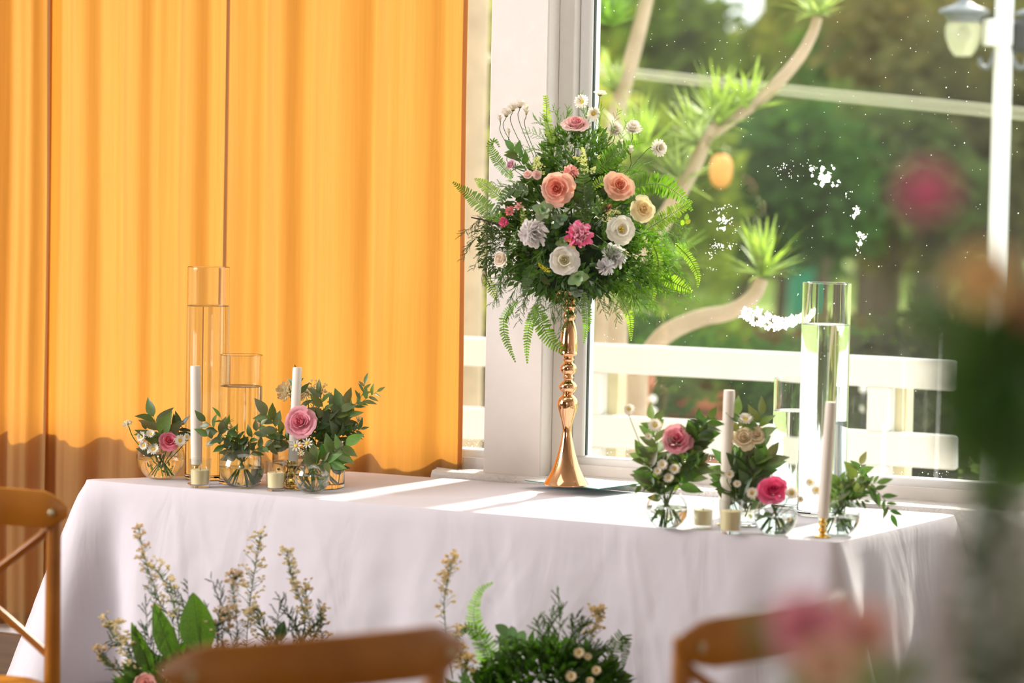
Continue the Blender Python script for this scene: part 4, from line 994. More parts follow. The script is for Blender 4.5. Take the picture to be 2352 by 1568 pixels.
taper(1889,920,1176,1233,27,'slim ivory taper leaning in a brass holder at the right corner',pxt=1901)
DA=oz(1531,1212); vA=at(1531,1170,DA)
vstems(1531,1170,70,50,14,DA,'green stems crossing in the left bubble vase of the right group')
rose(1555,1012,37,DA-.03,(-.1,-.8,.5),PX((240,165,180)),'pink rose among the leaves at the left of the right group',stem_to=vA,inner=PX((220,115,140)))
for i,(p,l,n,c,me,t) in enumerate([
 ([(1535,1150),(1510,1040),(1497,960)],54,9,GE,LF_WIDE,'leaf sprig standing left of the right pink rose'),
 ([(1535,1150),(1590,1030),(1630,960)],60,9,GD,LF_WIDE,'tall dark leaf sprig between pink rose and taper'),
 ([(1535,1150),(1570,1060),(1590,1010)],64,8,GE,LF_WIDE,'broad leaves in front of the right pink rose'),
 ([(1530,1150),(1500,1090),(1480,1050)],60,8,GE,LF_WIDE,'broad low leaves at the left end of the right group'),
 ([(1535,1150),(1580,1090),(1610,1060)],56,8,GE,LF_WIDE,'broad low leaves leaning towards the taper'),
 ([(1530,1160),(1500,1120),(1462,1115)],34,5,GD,LF_WIDE,'single low sprig pointing left over the tablecloth'),
 ([(1530,1160),(1525,1100),(1530,1060)],60,9,GD,LF_WIDE,'dark leaves packed above the left bubble vase rim'),
 ([(1535,1150),(1600,1010),(1605,965)],50,7,GD,LF_WIDE,'dark leaves behind the right pink rose')]):
    leafspray([(x,y,DA-.02*(k>0)) for k,(x,y) in enumerate(p)],l,n,DA,c,t,me=me)
for x,y,r,l in [(1445,941,15,'lone pale daisy sticking out left above the sill'),(1505,978,18,'cream daisy beside the right pink rose'),(1490,1003,10,'small pink-white bud left of the right pink rose'),(1522,1068,14,'cream button flower low in the leaves, upper'),(1550,1078,14,'cream button flower low in the leaves, right'),(1536,1098,13,'cream button flower low in the leaves, lowest'),(1511,1082,11,'cream button flower low in the leaves, left')]:
    daisy(x,y,r,DA-.05,(-.1,-.8,.5),l,stem_to=vA,rings=2,cr=.35)
DC=oz(1712,1205); vC=at(1712,1165,DC)
for x,y,r,l in [(1708,1008,28,'cream rose right of the thick taper'),(1738,1000,24,'second cream rose, nearest the glass cylinders')]:
    rose(x,y,r,DC-.02,(0,-.8,.5),PX((240,220,190)),l,stem_to=vC)
daisy(1712,964,19,DC-.02,(0,-.6,.8),'cream daisy above the cream roses',stem_to=vC,rings=2,cr=.35)
for i,(p,l,n,c,me,t) in enumerate([
 ([(1712,1160),(1700,1040),(1695,950)],60,8,GE,LF_WIDE,'tall leaf sprig just right of the thick taper'),
 ([(1712,1160),(1735,1040),(1748,950)],70,8,GE,LF_WIDE,'tall leaf sprig against the short cylinder vase'),
 ([(1712,1160),(1690,1100),(1670,1070)],78,9,GE,LF_WIDE,'broad leaves below the thick taper'),
 ([(1712,1160),(1740,1090),(1765,1050)],70,9,GE,LF_WIDE,'broad leaves left of the short cylinder vase'),
 ([(1712,1170),(1715,1110),(1712,1070)],76,9,GD,LF_WIDE,'dark broad leaves in the middle of the right group'),
 ([(1700,1170),(1685,1130),(1675,1110)],60,6,GD,LF_WIDE,'dark leaves behind the right votive'),
 ([(1712,1180),(1725,1140),(1740,1110)],60,7,GD,LF_WIDE,'dark leaves behind the deep pink rose')]):
    leafspray([(x,y,DC-.01*(k>0)) for k,(x,y) in enumerate(p)],l,n,DC,c,t,me=me)
for x,y,r,l in [(1675,1090,12,'small cream bud under the thick taper'),(1693,1112,10,'small cream bud left of the deep pink rose')]:
    daisy(x,y,r,DC-.09,(0,-.8,.5),l,stem_to=vC,rings=2,cr=.3)
DP=oz(1780,1228); vP=at(1780,1190,DP)
vstems(1780,1190,72,52,14,DP,'green stems under water in the deep pink rose vase')
rose(1775,1128,36,DP-.02,(-.05,-.8,.6),PX((228,95,140)),'deep pink rose in the round vase of the right group',stem_to=vP,inner=PX((205,60,110)))
for x,y,r,l in [(1727,1133,15,'cream daisy left of the deep pink rose'),(1818,1133,17,'cream daisy touching the right of the deep pink rose'),(1838,1147,9,'small cream bud right of the deep pink rose')]:
    daisy(x,y,r,DP-.03,(.1,-.9,.4),l,stem_to=vP,rings=2,cr=.35)
leafspray([(1780,1190,DP),(1750,1160,DP-.02),(1735,1150,DP)],34,4,DP,GE,'short leaves under the deep pink rose',me=LF_WIDE)
DR=oz(1925,1228)+.0; vR=at(1925,1190,DR)
vstems(1925,1185,70,52,14,DR,'green stems under water in the rightmost bubble vase')
for i,(p,l,n,c,me,t) in enumerate([
 ([(1925,1180),(1960,1120),(1978,1066)],50,7,GE,LF_WIDE,'leaf sprig rising right of the leaning taper'),
 ([(1925,1180),(1975,1120),(2015,1108)],48,7,GE,LF_EUC,'leaf sprig leaning right over the corner'),
 ([(1925,1180),(1990,1120),(2030,1145),(2048,1182)],42,8,(.06,.12,.04),LF_EUC,'eucalyptus sprig drooping beyond the right corner'),
 ([(1925,1180),(1920,1140),(1930,1110)],46,8,GE,LF_WIDE,'leaves filling the rightmost bubble vase opening'),
 ([(1925,1180),(1955,1150),(1985,1150)],34,6,GD,LF_EUC,'low thin leaves at the rightmost vase')]):
    leafspray([(x,y,DR-.02*(k>0)) for k,(x,y) in enumerate(p)],l,n,DR,c,t,me=me)
for x,y,r,l in [(1862,1108,13,'pale daisy left of the leaning taper, upper'),(1876,1126,14,'pale daisy left of the leaning taper, lower'),(1945,1130,9,'small cream bud in the rightmost vase')]:
    daisy(x,y,r,DR-.02,(-.3,-.8,.4),l,stem_to=vR,rings=2,cr=.35)

# ------------------------------------------------------------------ floor arrangements before the table
def planter(label,px,D,py,w=.16,h=.28):
    P=at(px,py,D); B=Vector((P.x,P.y,0)); root=E_('flower_bucket',label,'planter',B)
    MB().lathe([(0,0),(w*.8,0),(w*.82,.01),(w,h),(w*.96,h),(w*.78,.02),(0,.02)],32).build('bucket_wall',steel_m,root)
    MB().lathe([(0,.02),(w*.78,.02),(w*.95,h-.02),(w*.7,h+.05),(0,h+.10)],24).build('floral_foam',foam_m,root); return B
DL=7.25
BL=planter('low metal bucket under the left floor flowers',470,DL,1500)
DLs=onz(470,1500,.3).y
def base3(px,D): P=at(px,1560,D); return P
def stemroot(px): return (px,1700,DL)
filler('leafy green mass at the foot of the left floor flowers',455,1580,190,75,900,DL,40,(.08,.17,.03),zf=.6)
for i,(p,n,spd,t) in enumerate([
 ([(400,1600),(370,1400),(335,1290),(318,1212)],26,34,'tallest aster spray at the far left in front of the tablecloth'),
 ([(560,1600),(570,1420),(585,1310),(600,1225)],30,44,'tall dried aster spray in the middle of the left floor flowers'),
 ([(540,1600),(545,1450),(535,1350),(545,1320)],22,36,'aster spray just left of the middle one'),
 ([(690,1600),(700,1420),(672,1330),(660,1265)],26,30,'yellowish aster spray at the right of the left floor flowers'),
 ([(700,1600),(715,1480),(705,1390),(702,1340)],18,34,'short aster spray near the right end of the left floor flowers'),
 ([(380,1620),(290,1500),(250,1440),(272,1430)],18,34,'low aster spray leaning left to the cloth fold'),
 ([(360,1640),(290,1560),(245,1520),(235,1500)],18,40,'lowest aster spray at bottom left of the cloth'),
 ([(400,1600),(410,1440),(375,1330),(345,1300)],18,36,'aster spray crossing behind the tallest left one'),
 ([(480,1600),(500,1480),(500,1440),(520,1410)],26,50,'dense cream aster cluster beside the pointed green leaf'),
 ([(620,1600),(630,1500),(600,1440),(590,1400)],22,50,'dense cream aster cluster above the middle chair'),
 ([(740,1600),(745,1500),(735,1430),(742,1400)],12,24,'thin aster spray furthest right of the left floor flowers'),
 ([(340,1640),(310,1560),(300,1500),(285,1470)],18,40,'aster spray behind the low left ferns')]):
    astersprig([(x,y,DL+.05*math.sin(i*2.1)) for x,y in p],DL,t,n=int(n*1.3),spreadpx=spd,hr=8,col=(.88,.80,.52) if i%2 else (.80,.66,.44),leafy=34)
for i,(p,b,t) in enumerate([([(420,1600),(400,1440),(350,1360)],50,'left'),([(430,1600),(430,1420),(380,1330)],56,'left'),([(480,1600),(440,1450),(430,1330)],50,'left'),([(500,1600),(420,1470),(395,1350)],60,'left'),([(600,1600),(640,1480),(700,1420)],56,'right'),([(640,1600),(690,1470),(740,1430)],50,'right'),([(400,1620),(320,1500),(250,1470)],60,'left'),([(370,1620),(280,1540),(235,1510)],50,'left'),([(620,1600),(690,1480),(640,1370)],56,'right')]):
    sprig([(x,y,DL+U(-.06,.08)) for x,y in p],b,22,10,DL,(.09,.14,.05),'wispy grey-green spray on the %s of the left floor flowers'%t,'wispy sprays of the left floor flowers, '+t,0,.0013)
rs=random.Random(21)
for i in range(16):
    x0=rs.choice((330,380,430,480,540,600,660,710)); x1=x0+rs.uniform(-60,50); y1=rs.uniform(1310,1450)
    side='left' if x1<540 else 'right'
    sprig([(x0+rs.uniform(-20,20),1620,DL),((x0+x1)/2+rs.uniform(-20,20),(1600+y1)/2,DL-.02),(x1,y1,DL-.04)],rs.uniform(44,62),26,12,DL,(.07,.12,.04),'wispy grey-green spray on the %s of the left floor flowers'%side,'wispy sprays of the left floor flowers, '+side,0,.0011)
def bigleaf(px,py,ppx,ppy,wf,D,label,col):
    a=at(px,py,D); b=at(ppx,ppy,D); d=b-a; root=E_('pointed_leaf',label,'foliage',a)
    me=leaf_mesh('blade_mesh',wf,.06,.05,10,point=.8); inst(me,'blade',root,M=orientM(Vector(),d,(-.2,-1,.1),d.length),col=col)
    MB().tube([(0,0,0),d*.5+Vector((0,-.002,0)),d*.95],[.002,.0014,.0006],5).build('midrib',stem_m,root)
bigleaf(462,1500,443,1362,.62,DL-.06,'large pointed bright green leaf in front of the cloth',(.12,.32,.008))
bigleaf(400,1520,352,1385,.38,DL-.05,'narrow dark green leaf leaning left behind the wispy sprays',(.08,.20,.01))
bigleaf(350,1560,300,1430,.30,DL-.05,'narrow toothed green leaf at the lower left',(.09,.22,.01)); bigleaf(335,1600,330,1470,.34,DL-.04,'upright green leaf at the bottom left corner of the flowers',(.09,.22,.01))
bigleaf(640,1470,652,1425,.6,DL-.05,'small dark leaf tip just over the middle chair rail',(.03,.09,.01)); bigleaf(430,1560,470,1440,.7,DL,'broad green leaf behind the pointed one',(.09,.24,.01))
rose(335,1572,26,DL-.1,(-.2,-.9,.3),PX((225,160,150)),'dusty pink rose at the bottom left of the floor flowers')
DM=7.1
BM=planter('low metal bucket under the right floor flowers',1280,DM,1560)
filler('dense green mound of leaves in the right floor arrangement',1265,1590,170,115,2400,DM,34,(.055,.14,.012),zf=.6)
filler('small leaf clump left of the right floor arrangement',1110,1640,90,90,500,DM,34,(.07,.15,.03),zf=.6)
frond([(1140,1600,DM),(1112,1500,DM),(1088,1420,DM),(1100,1360,DM),(1132,1337,DM)],46,DM,GF,'tall fern frond with curled tip in front of the cloth',ppx=6)
frond([(1150,1600,DM),(1120,1480,DM),(1070,1440,DM),(1045,1480,DM)],50,DM,(.10,.2,.04),'fern frond arching left behind the middle chair',ppx=6)
frond([(1370,1600,DM),(1400,1510,DM),(1430,1460,DM),(1436,1480,DM),(1430,1540,DM)],44,DM,(.10,.17,.06),'fern frond arching over at the right of the floor arrangement',ppx=6)
frond([(1390,1620,DM),(1385,1560,DM),(1415,1470,DM)],18,DM,(.22,.32,.03),'narrow bright leaf frond at right of the mound',ppx=4)
for i,p in enumerate([[(1280,1560),(1285,1440),(1282,1360)],[(1270,1560),(1250,1480),(1235,1420)],[(1300,1560),(1310,1470),(1325,1410)],[(1250,1560),(1230,1500),(1200,1480)],[(1320,1560),(1330,1460),(1345,1430)],[(1260,1540),(1262,1460),(1270,1400)],[(1310,1560),(1350,1500),(1400,1480)],[(1200,1560),(1170,1510),(1150,1470)]]):
    sprig([(x,y,DM-.04) for x,y in p],58,24,13,DM,(.08,.15,.04),'feathery sprig rising from the right floor arrangement','feathery sprigs of the right floor arrangement',0,.0013)
for i,(p,n,t) in enumerate([([(1040,1560),(1020,1400),(1030,1330),(1043,1280)],20,'thin aster spray left of the tall fern frond'),([(1345,1560),(1355,1470),(1375,1420),(1372,1405)],22,'yellowish aster spray on the right side of the mound'),([(1060,1600),(1060,1520),(1050,1470),(1055,1450)],14,'low aster spray beside the middle chair post'),([(1090,1640),(1075,1560),(1070,1530),(1075,1510)],16,'lowest aster spray right of the middle chair post')]):
    astersprig([(x,y,DM) for x,y in p],DM,t,n=int(n*1.3),spreadpx=28,hr=9,col=(.80,.66,.36),leafy=14)
for x,y,r,l in [(1330,1500,14,'small cream daisy high on the mound'),(1350,1508,10,'small cream daisy right of the highest one'),(1370,1540,12,'small cream daisy at the right of the mound'),(1312,1554,14,'small cream daisy in front of the mound'),(1355,1564,10,'small cream daisy at the bottom edge')]:
    daisy(x,y,r,DM-.16,(0,-.8,.5),l,rings=2,cr=.35,col=(.8,.7,.5))
leafspray([(1200,1540,DM),(1190,1480,DM),(1165,1455,DM)],44,5,DM,(.12,.24,.12),'round grey-green leaves left of the mound top',me=LF_ROUND)

# ------------------------------------------------------------------ cross-back chairs
def chair(P,ang,label,h=.885,w=.43,fl=-1):
    """local x across, y towards the sitter's front, z up; origin below the middle of the backrest"""
    root=E_('crossback_chair',label,'chair',None,'honey wood cross-back chairs',Matrix.Translation((P.x,P.y,0))@Matrix.Rotation(ang,4,'Z'))
    hw=w/2; bow=.055
    def by(x): return -bow*(1-(x/hw)**2)   # back bows away from the table
    # crest rail: curved plank with rounded ends
    n=24; vs=[];fs=[]
    for i in range(n+1):
        x=-hw-.02+(w+.04)*i/n; e=min(i,n-i)/n; k=min(1,(e*9)**.5) if e<.111 else 1
        hh=.042*max(.25,k); zc=h-.042+.006*math.cos(x/hw*1.5); y=by(x)*(1 if fl<0 else .6)+.024*fl; t=.0105*max(.4,k)
        for (a,b) in ((-t,-hh*.8),(-t*.6,-hh),(t*.6,-hh),(t,-hh*.8),(t,hh*.8),(t*.6,hh),(-t*.6,hh),(-t,hh*.8)): vs.append((x,y+a,zc+b))
    for i in range(n):
        for j in range(8): fs.append((i*8+j,i*8+(j+1)%8,(i+1)*8+(j+1)%8,(i+1)*8+j))
    fs.append(tuple(reversed(range(8)))); fs.append(tuple(n*8+j for j in range(8)))
    cr=MB().add(vs,fs).build('crest_rail',wood_m,root)
    for s in (-1,1):
        x=s*(hw-.018)
        MB().tube([(x*.94,-.10,0),(x*.97,-.04,.22),(x,.0,.45),(x,.0,.65),(x,-.004,h-.03)],[.015,.017,.019,.018,.0165],12).build('back_post',wood_m,root)
        MB().lathe([(0,0),(.0085,0),(.0085,.002),(.005,.004),(0,.0045)],14,Matrix.Translation((x,by(x)*(1 if fl<0 else .6)+.034*fl,h-.045))@Matrix.Rotation(-fl*math.pi/2,4,'X')).build('screw_cap',screw_m,cr)
        pts=[]
        for i in range(11):
            t=i/10; xx=s*(hw-.025)*(1-2*t); z=h-.085-(h-.085-.50)*t; pts.append((xx,by(xx)*.8-.008-s*.004,z))
        MB().tube(pts,.0165,10,flat=.6).build('cross_slat',wood_m,root)
        MB().tube([(s*.185,.40,0),(s*.195,.385,.43)],[.014,.019],12).build('front_leg',wood_m,root)
        MB().tube([(s*.185,.39,.17),(x*.97,-.06,.19)],.009,8).build('side_stretcher',wood_m,root)
    MB().tube([(-.186,.395,.20),(.186,.395,.20)],.009,8).build('front_stretcher',wood_m,root)
    # seat
    vs=[];n=28;fs=[]
    for z,k in ((.43,.96),(.437,1.0),(.452,1.0),(.458,.96),(.455,.80)):
        for j in range(n):
            a=2*math.pi*j/n; c,s=math.cos(a),math.sin(a); q=(abs(c)**3.2+abs(s)**3.2)**(-1/3.2); vs.append((c*q*.215*k*(1+.06*s),.185+s*q*.215*k,z))
    for r in range(4):
        for j in range(n): fs.append((r*n+j,r*n+(j+1)%n,(r+1)*n+(j+1)%n,(r+1)*n+j))
    fs.append(tuple(4*n+j for j in range(n))); fs.append(tuple(reversed(range(n))))
    MB().add(vs,fs).build('seat',wood_m,root)
    return root
def chair_ends(pl,pr,label,z=.885,h=None):
    a=onz(pl[0],pl[1],z); b=onz(pr[0],pr[1],z); ang=math.atan2(b.y-a.y,b.x-a.x); c=(a+b)/2
    L=(b-a).length
    return chair(c,ang,label,h=z+.006,w=L-.03)
chair_ends((365,1490),(1045,1432),'wooden cross-back chair in the foreground, middle of the three',z=.90)
chair_ends((1540,1432),(1925,1352),'wooden cross-back chair at lower right, turned towards the table corner',z=.90)
c=onz(155,1127,.885); chair(Vector((c.x-.225,c.y-.01,0)),math.radians(178),'wooden cross-back chair cut by the left edge of the picture',fl=1)

# ------------------------------------------------------------------ foreground guest table bouquets (strongly out of focus)
def guest():
    cx=at(2250,1400,2.3); B=Vector((cx.x+.25,2.25,0)); root=E_('guest_table','round guest table below the out-of-focus foreground flowers','table',B)
    MB().lathe([(0,.725),(.60,.725),(.61,.735),(.60,.745),(0,.745)],48).build('tabletop',base_m,root)
    MB().lathe([(0,0),(.25,0),(.24,.03),(.05,.06),(.04,.725),(0,.725)],24).build('pedestal',black_m,root)
    vs=[];fs=[];n=144
    rr=[(0,.750),(.3,.750),(.605,.750),(.615,.742)]+[(.62+.05*k/8,.742-.55*k/8) for k in range(1,9)]
    for k,(r,z) in enumerate(rr):
        for j in range(n):
            a=2*math.pi*j/n; q=r+(.035*(max(0,k-3)/8)*math.sin(a*14+math.sin(a*3)) if k>3 else 0); vs.append((q*math.cos(a),q*math.sin(a),z))
    for k in range(len(rr)-1):
        for j in range(n): fs.append((k*n+j,k*n+(j+1)%n,(k+1)*n+(j+1)%n,(k+1)*n+j))
    o=MB().add(vs,fs).build('tablecloth',cloth_m,None,loc=tuple(B)); o['label']='round white cloth on the guest table below the foreground flowers'; o['category']='tablecloth'
    return B
GT=guest()
DF=2.35
fb=at(2290,1200,DF); fb.z=.7515
cylvase(2290,1140,1140+(at(2290,1140,DF).z-.7515)/DF*F,190,'tall clear foreground vase at the right edge, out of focus',water=1500,base=fb)
vF=Vector((fb.x,fb.y,1.30))
rose(2130,442,60,DF-.05,(-.3,-.85,.3),PX((250,140,170)),'blurred deep pink rose standing highest at the right',stem_to=vF)
rose(2262,640,80,DF-.12,(-.1,-.85,.5),PX((255,205,145)),'large blurred peach rose at the right edge',stem_to=vF)
rose(2365,720,50,DF-.02,(-.1,-.85,.5),PX((220,140,130)),'blurred dusky rose cut by the right edge',stem_to=vF,layers=4)
for i,(p,l,n,c,t) in enumerate([
 ([(2290,1150),(2200,860),(2120,700)],110,9,(0.119,0.204,0.085),'blurred dark leaf sprig spreading left below the peach rose'),
 ([(2290,1150),(2260,850),(2200,700)],120,9,(0.102,0.170,0.068),'blurred dark leaves right under the peach rose'),
 ([(2300,1150),(2320,850),(2340,700)],130,10,(0.085,0.170,0.051),'blurred dark leaves at the right edge'),
 ([(2300,1150),(2290,950),(2230,800)],130,10,(0.102,0.272,0.051),'blurred green leaves over the tall foreground vase'),
 ([(2300,1150),(2330,950),(2310,830)],130,10,(0.102,0.306,0.051),'blurred green leaf mass right of the fence end'),
 ([(2300,1200),(2340,1050),(2370,950)],120,9,(0.102,0.204,0.051),'blurred leaves at the right edge above the vase rim'),
 ([(2290,1200),(2240,1080),(2230,980)],100,8,(0.136,0.238,0.102),'blurred leaves just above the foreground vase rim'),
 ([(2290,1200),(2150,800),(2090,760)],60,6,(0.170,0.204,0.119),'faint blurred sprig left of the peach rose')]):
    leafspray([(x,y,DF+.06+U(-.03,.03)) for x,y in p],l,n,DF,c,t,me=LF_WIDE)
def dark_fill(label,px,py,rx,ry,n,D,l,col): return filler(label,px,py,rx,ry,n,D,l,col,zf=.7)
dark_fill('blurred dense foliage packed in the tall foreground vase',2295,1370,80,260,380,DF,60,(0.119,0.221,0.051))
dark_fill('blurred foliage ball around the peach and pink roses',2300,900,110,170,300,DF,80,(0.102,0.204,0.051))
# low bouquet lower in front of the right chair
DG=2.55; lb=at(1900,1560,DG); lb.z=.7515
r0,_,_=bowlvase(0,0,150,'round foreground vase just below the picture edge holding blurred roses',base=lb)
vG=Vector((lb.x,lb.y,.9))
rose(1850,1440,84,DG,(-.1,-.85,.5),PX((245,160,180)),'blurred pink rose in front of the right chair',stem_to=vG)
rose(1985,1450,62,DG+.05,(.2,-.85,.4),PX((245,185,175)),'paler blurred rose right of the pink one',stem_to=vG)
rose(1900,1530,70,DG-.05,(0,-.85,.4),PX((245,200,170)),'blurred peach rose at the bottom edge',stem_to=vG)
for i,(p,l,n,c,t) in enumerate([([(1900,1700),(1800,1520),(1740,1440)],80,6,(0.170,0.204,0.102),'blurred grey-green sprig in front of the right chair rail'),([(1900,1700),(1860,1600),(1840,1550)],80,7,(0.170,0.238,0.034),'blurred yellow-green leaves under the pink rose'),([(1900,1700),(2040,1590),(2090,1540)],90,8,(0.238,0.255,0.153),'blurred pale leaves at the bottom right'),([(1900,1700),(1980,1600),(2000,1540)],80,7,(0.306,0.408,0.170),'blurred leaves under the paler rose')]):
    leafspray([(x,y,DG) for x,y in p],l,n,DG,c,t,me=LF_WIDE)

# ------------------------------------------------------------------ outdoors: terrace, fence, garden
tr=MB().box((-7,.25,-.3),(5.5,2.6,-.03)).build('terrace',tile_m,None,False); tr.matrix_basis=WM; struct(tr)
GZ=-1.0
gr=MB().box((-60,0,-.4),(60,110,0)).build('lawn',grass_m,None,False,loc=(5,11.6,GZ)); struct(gr)
bk=MB().add([(-40,0,0),(40,0,0),(40,38,1.45),(-40,38,1.45),(-40,60,1.5),(40,60,1.5)],[(0,1,2,3),(3,2,5,4)]).build('lawn_bank',grass_m,None,False,loc=(5,26,GZ+.01)); struct(bk)
def fence():
    root=E_('white_fence','white two-rail wooden fence along the terrace beyond the windows','fence',None,None,WM@Matrix.Translation((0,1.7,0)))
    v=0
    for z0,z1,e in ((.945,1.043,1.04),(.69,.80,1.05)): MB().bevbox((-6.5,-.02,z0),(e,.02,z1),.006).build('rail',white_m,root,False)
    for s in (-.235,.79,-1.6,-2.9,-4.2):
        MB().bevbox((s-.045,-.021+.042,-.03),(s+.035,.105,1.0),.005).build('post',white_m,root,False)
        MB().box((s+.036,.03,-.03),(s+.075,.10,1.0)).build('post_side_strip',postside_m,root,False)  # pale yellow strip along the right side of each post
    for s in (-.235,.79,-1.6): MB().bevbox((s-.045,-.018,.801),(s+.03,.02,.944),.004).build('post_face',white_m,root,False); 
    for s in (-.235,.79,-1.6): MB().bevbox((s-.045,-.018,0),(s+.03,.02,.689),.004).build('post_face',white_m,root,False)
fence()
def tree(name,label,P,th,cr,ch,n,lf_,col,seed,trunk=.12,crown_z=None,bark=None,cat='tree',group=None):
    root=E_(name,label,cat,P,group); rd=random.Random(seed); mb=MB(); cz=crown_z if crown_z is not None else th
    lobes=[(Vector((rd.uniform(-1,1)*cr*.7,rd.uniform(-1,1)*cr*.6,cz+rd.uniform(-.5,.5)*ch)),rd.uniform(.3,.55)*cr) for _ in range(9)]
    for k in range(n):
        c,rr=lobes[k%9]; a=rd.uniform(0,6.283); e=math.acos(rd.uniform(-1,1)); d=Vector((math.sin(e)*math.cos(a),math.sin(e)*math.sin(a),math.cos(e)))
        p=c+d*rr*rd.uniform(.5,1.1); q=Vector((rd.uniform(-1,1),rd.uniform(-1,1),rd.uniform(-.6,.6))).normalized(); L=lf_*rd.uniform(.6,1.3); s=q.orthogonal().normalized()*L*.3
        mb.add([p,p+q*L*.5+s,p+q*L,p+q*L*.5-s],[(0,1,2,3)])
    mb.build('crown',treeleaf_m,root,col=(col[0]*1.12,col[1],col[2]),kind='stuff')
    t=MB(); t.tube([(0,0,0),(cr*.05,0,cz*.5),(0,0,cz)],[trunk,trunk*.8,trunk*.4],8)
    for k in range(5):
        c,rr=lobes[k]; t.tube([(0,0,cz*.55),c*.6+Vector((0,0,cz*.25)),c],[trunk*.4,trunk*.25,trunk*.1],6)
    t.build('trunk',bark or bark_m,root); return root
G1='dark broadleaf trees far across the garden'; 
rd=random.Random(11)
k=0
for D,xs,top in ((66,range(900,2700,190),-120),(50,range(1000,2600,260),-40)):
    for x in xs:
        xx=x+rd.uniform(-50,50); P=at(xx,784,D); P.z=GZ; hz=at(xx,top+rd.uniform(-60,60),D).z-GZ
        c=[(.20,.30,.05),(.12,.20,.03),(.30,.40,.05),(.16,.19,.05)][k%4]
        if 1400<x<2000: hz*=.76
        tree('broadleaf_tree','tall shaded broadleaf tree standing far across the garden',P,hz*.6,D*.031,hz*.62,7000,.72,c,100+k,trunk=.2,group=G1); k+=1
for i,x in enumerate(range(1000,2600,230)):
    P=at(x,784,64.5); P.z=.46; hz=at(x,200,64.5).z-.46
    tree('tall_hedge_tree','dense rounded hedge tree closing the far side of the lawn',P,hz*.5,2.4,hz*.75,7000,.8,[(.12,.22,.04),(.18,.26,.04)][i%2],900+i,trunk=.15,group='hedge trees at the far side of the lawn')
# nearer bushes and small trees, placed where the photo shows masses of green
for i,(x,y,D,r,h,c,l) in enumerate([
 (1420,430,24,1.1,2.4,(.10,.15,.025),'sunlit green shrub tree behind the pale branches, nearest the pillar'),
 (1560,250,30,1.3,2.6,(.07,.12,.02),'dark green tree crown behind the upper rosettes'),
 (1790,350,34,1.5,2.2,(.05,.11,.02),'mid green tree crown behind the ring on the glass'),
 (1980,230,36,1.5,2.0,(.09,.11,.03),'olive tree crown left of the lamp post'),
 (2170,260,32,1.5,2.3,(.10,.10,.04),'brownish dark tree right of centre behind the lamp'),
 (2330,400,30,1.4,2.6,(.07,.08,.03),'very dark tree at the right edge of the window'),
 (1700,440,28,1.1,.8,(.03,.08,.02),'deep green hedge-like bush at mid height'),
 (2050,390,30,1.0,1.0,(.06,.10,.03),'green bush between the ring and the lamp post'),
 (1100,350,20,1.0,2.8,(.22,.26,.06),'pale sunlit bush seen through the narrow window')]):
    P=at(x,y,D); hz=P.z-GZ; P.z=GZ
    tree('garden_tree',l,P,hz,r,h,3600,.22,tuple(q*1.9 for q in c),300+i,trunk=.09,crown_z=hz)
for i,(x,y,D,r,h,c,l) in enumerate([
 (1490,850,17,.6,.35,(.10,.17,.03),'low bush behind the fence near the pillar'),
 (1680,915,14,.55,.2,(.035,.09,.02),'low dark green bush seen between the fence rails'),
 (1830,855,18,.6,.2,(.09,.08,.03),'brownish low bush just above the top rail'),
 (2150,850,17,.55,.3,(.04,.06,.02),'dark bush at the right end of the fence'),
 (1960,900,15,.5,.25,(.04,.08,.025),'dark green bush behind the right fence post'),
 (2190,940,13,.5,.3,(.04,.05,.03),'shaded bush right of the fence end')]):
    P=at(x,y,D); hz=P.z-GZ; P.z=GZ
    tree('garden_bush',l,P,hz,r,h,3200,.10,tuple(q*1.6 for q in c),500+i,trunk=.05,crown_z=hz,cat='bush')
# bare trunks that stand on the lawn
for x,D,w_,l in [(1880,40,.10,'slim dark trunk standing on the sunlit lawn'),(2020,38,.22,'thick dark trunk right of the sunlit lawn'),(2120,36,.16,'dark brown trunk nearest the lamp post')]:
    P=at(x,600,D); P.z=GZ; MB().tube([(0,0,0),(.1,0,2.2),(.05,0,4.5)],[w_*1.3,w_,w_*.8],8).build('tree_trunk',bark_m,None,loc=tuple(P),label=l,category='tree')
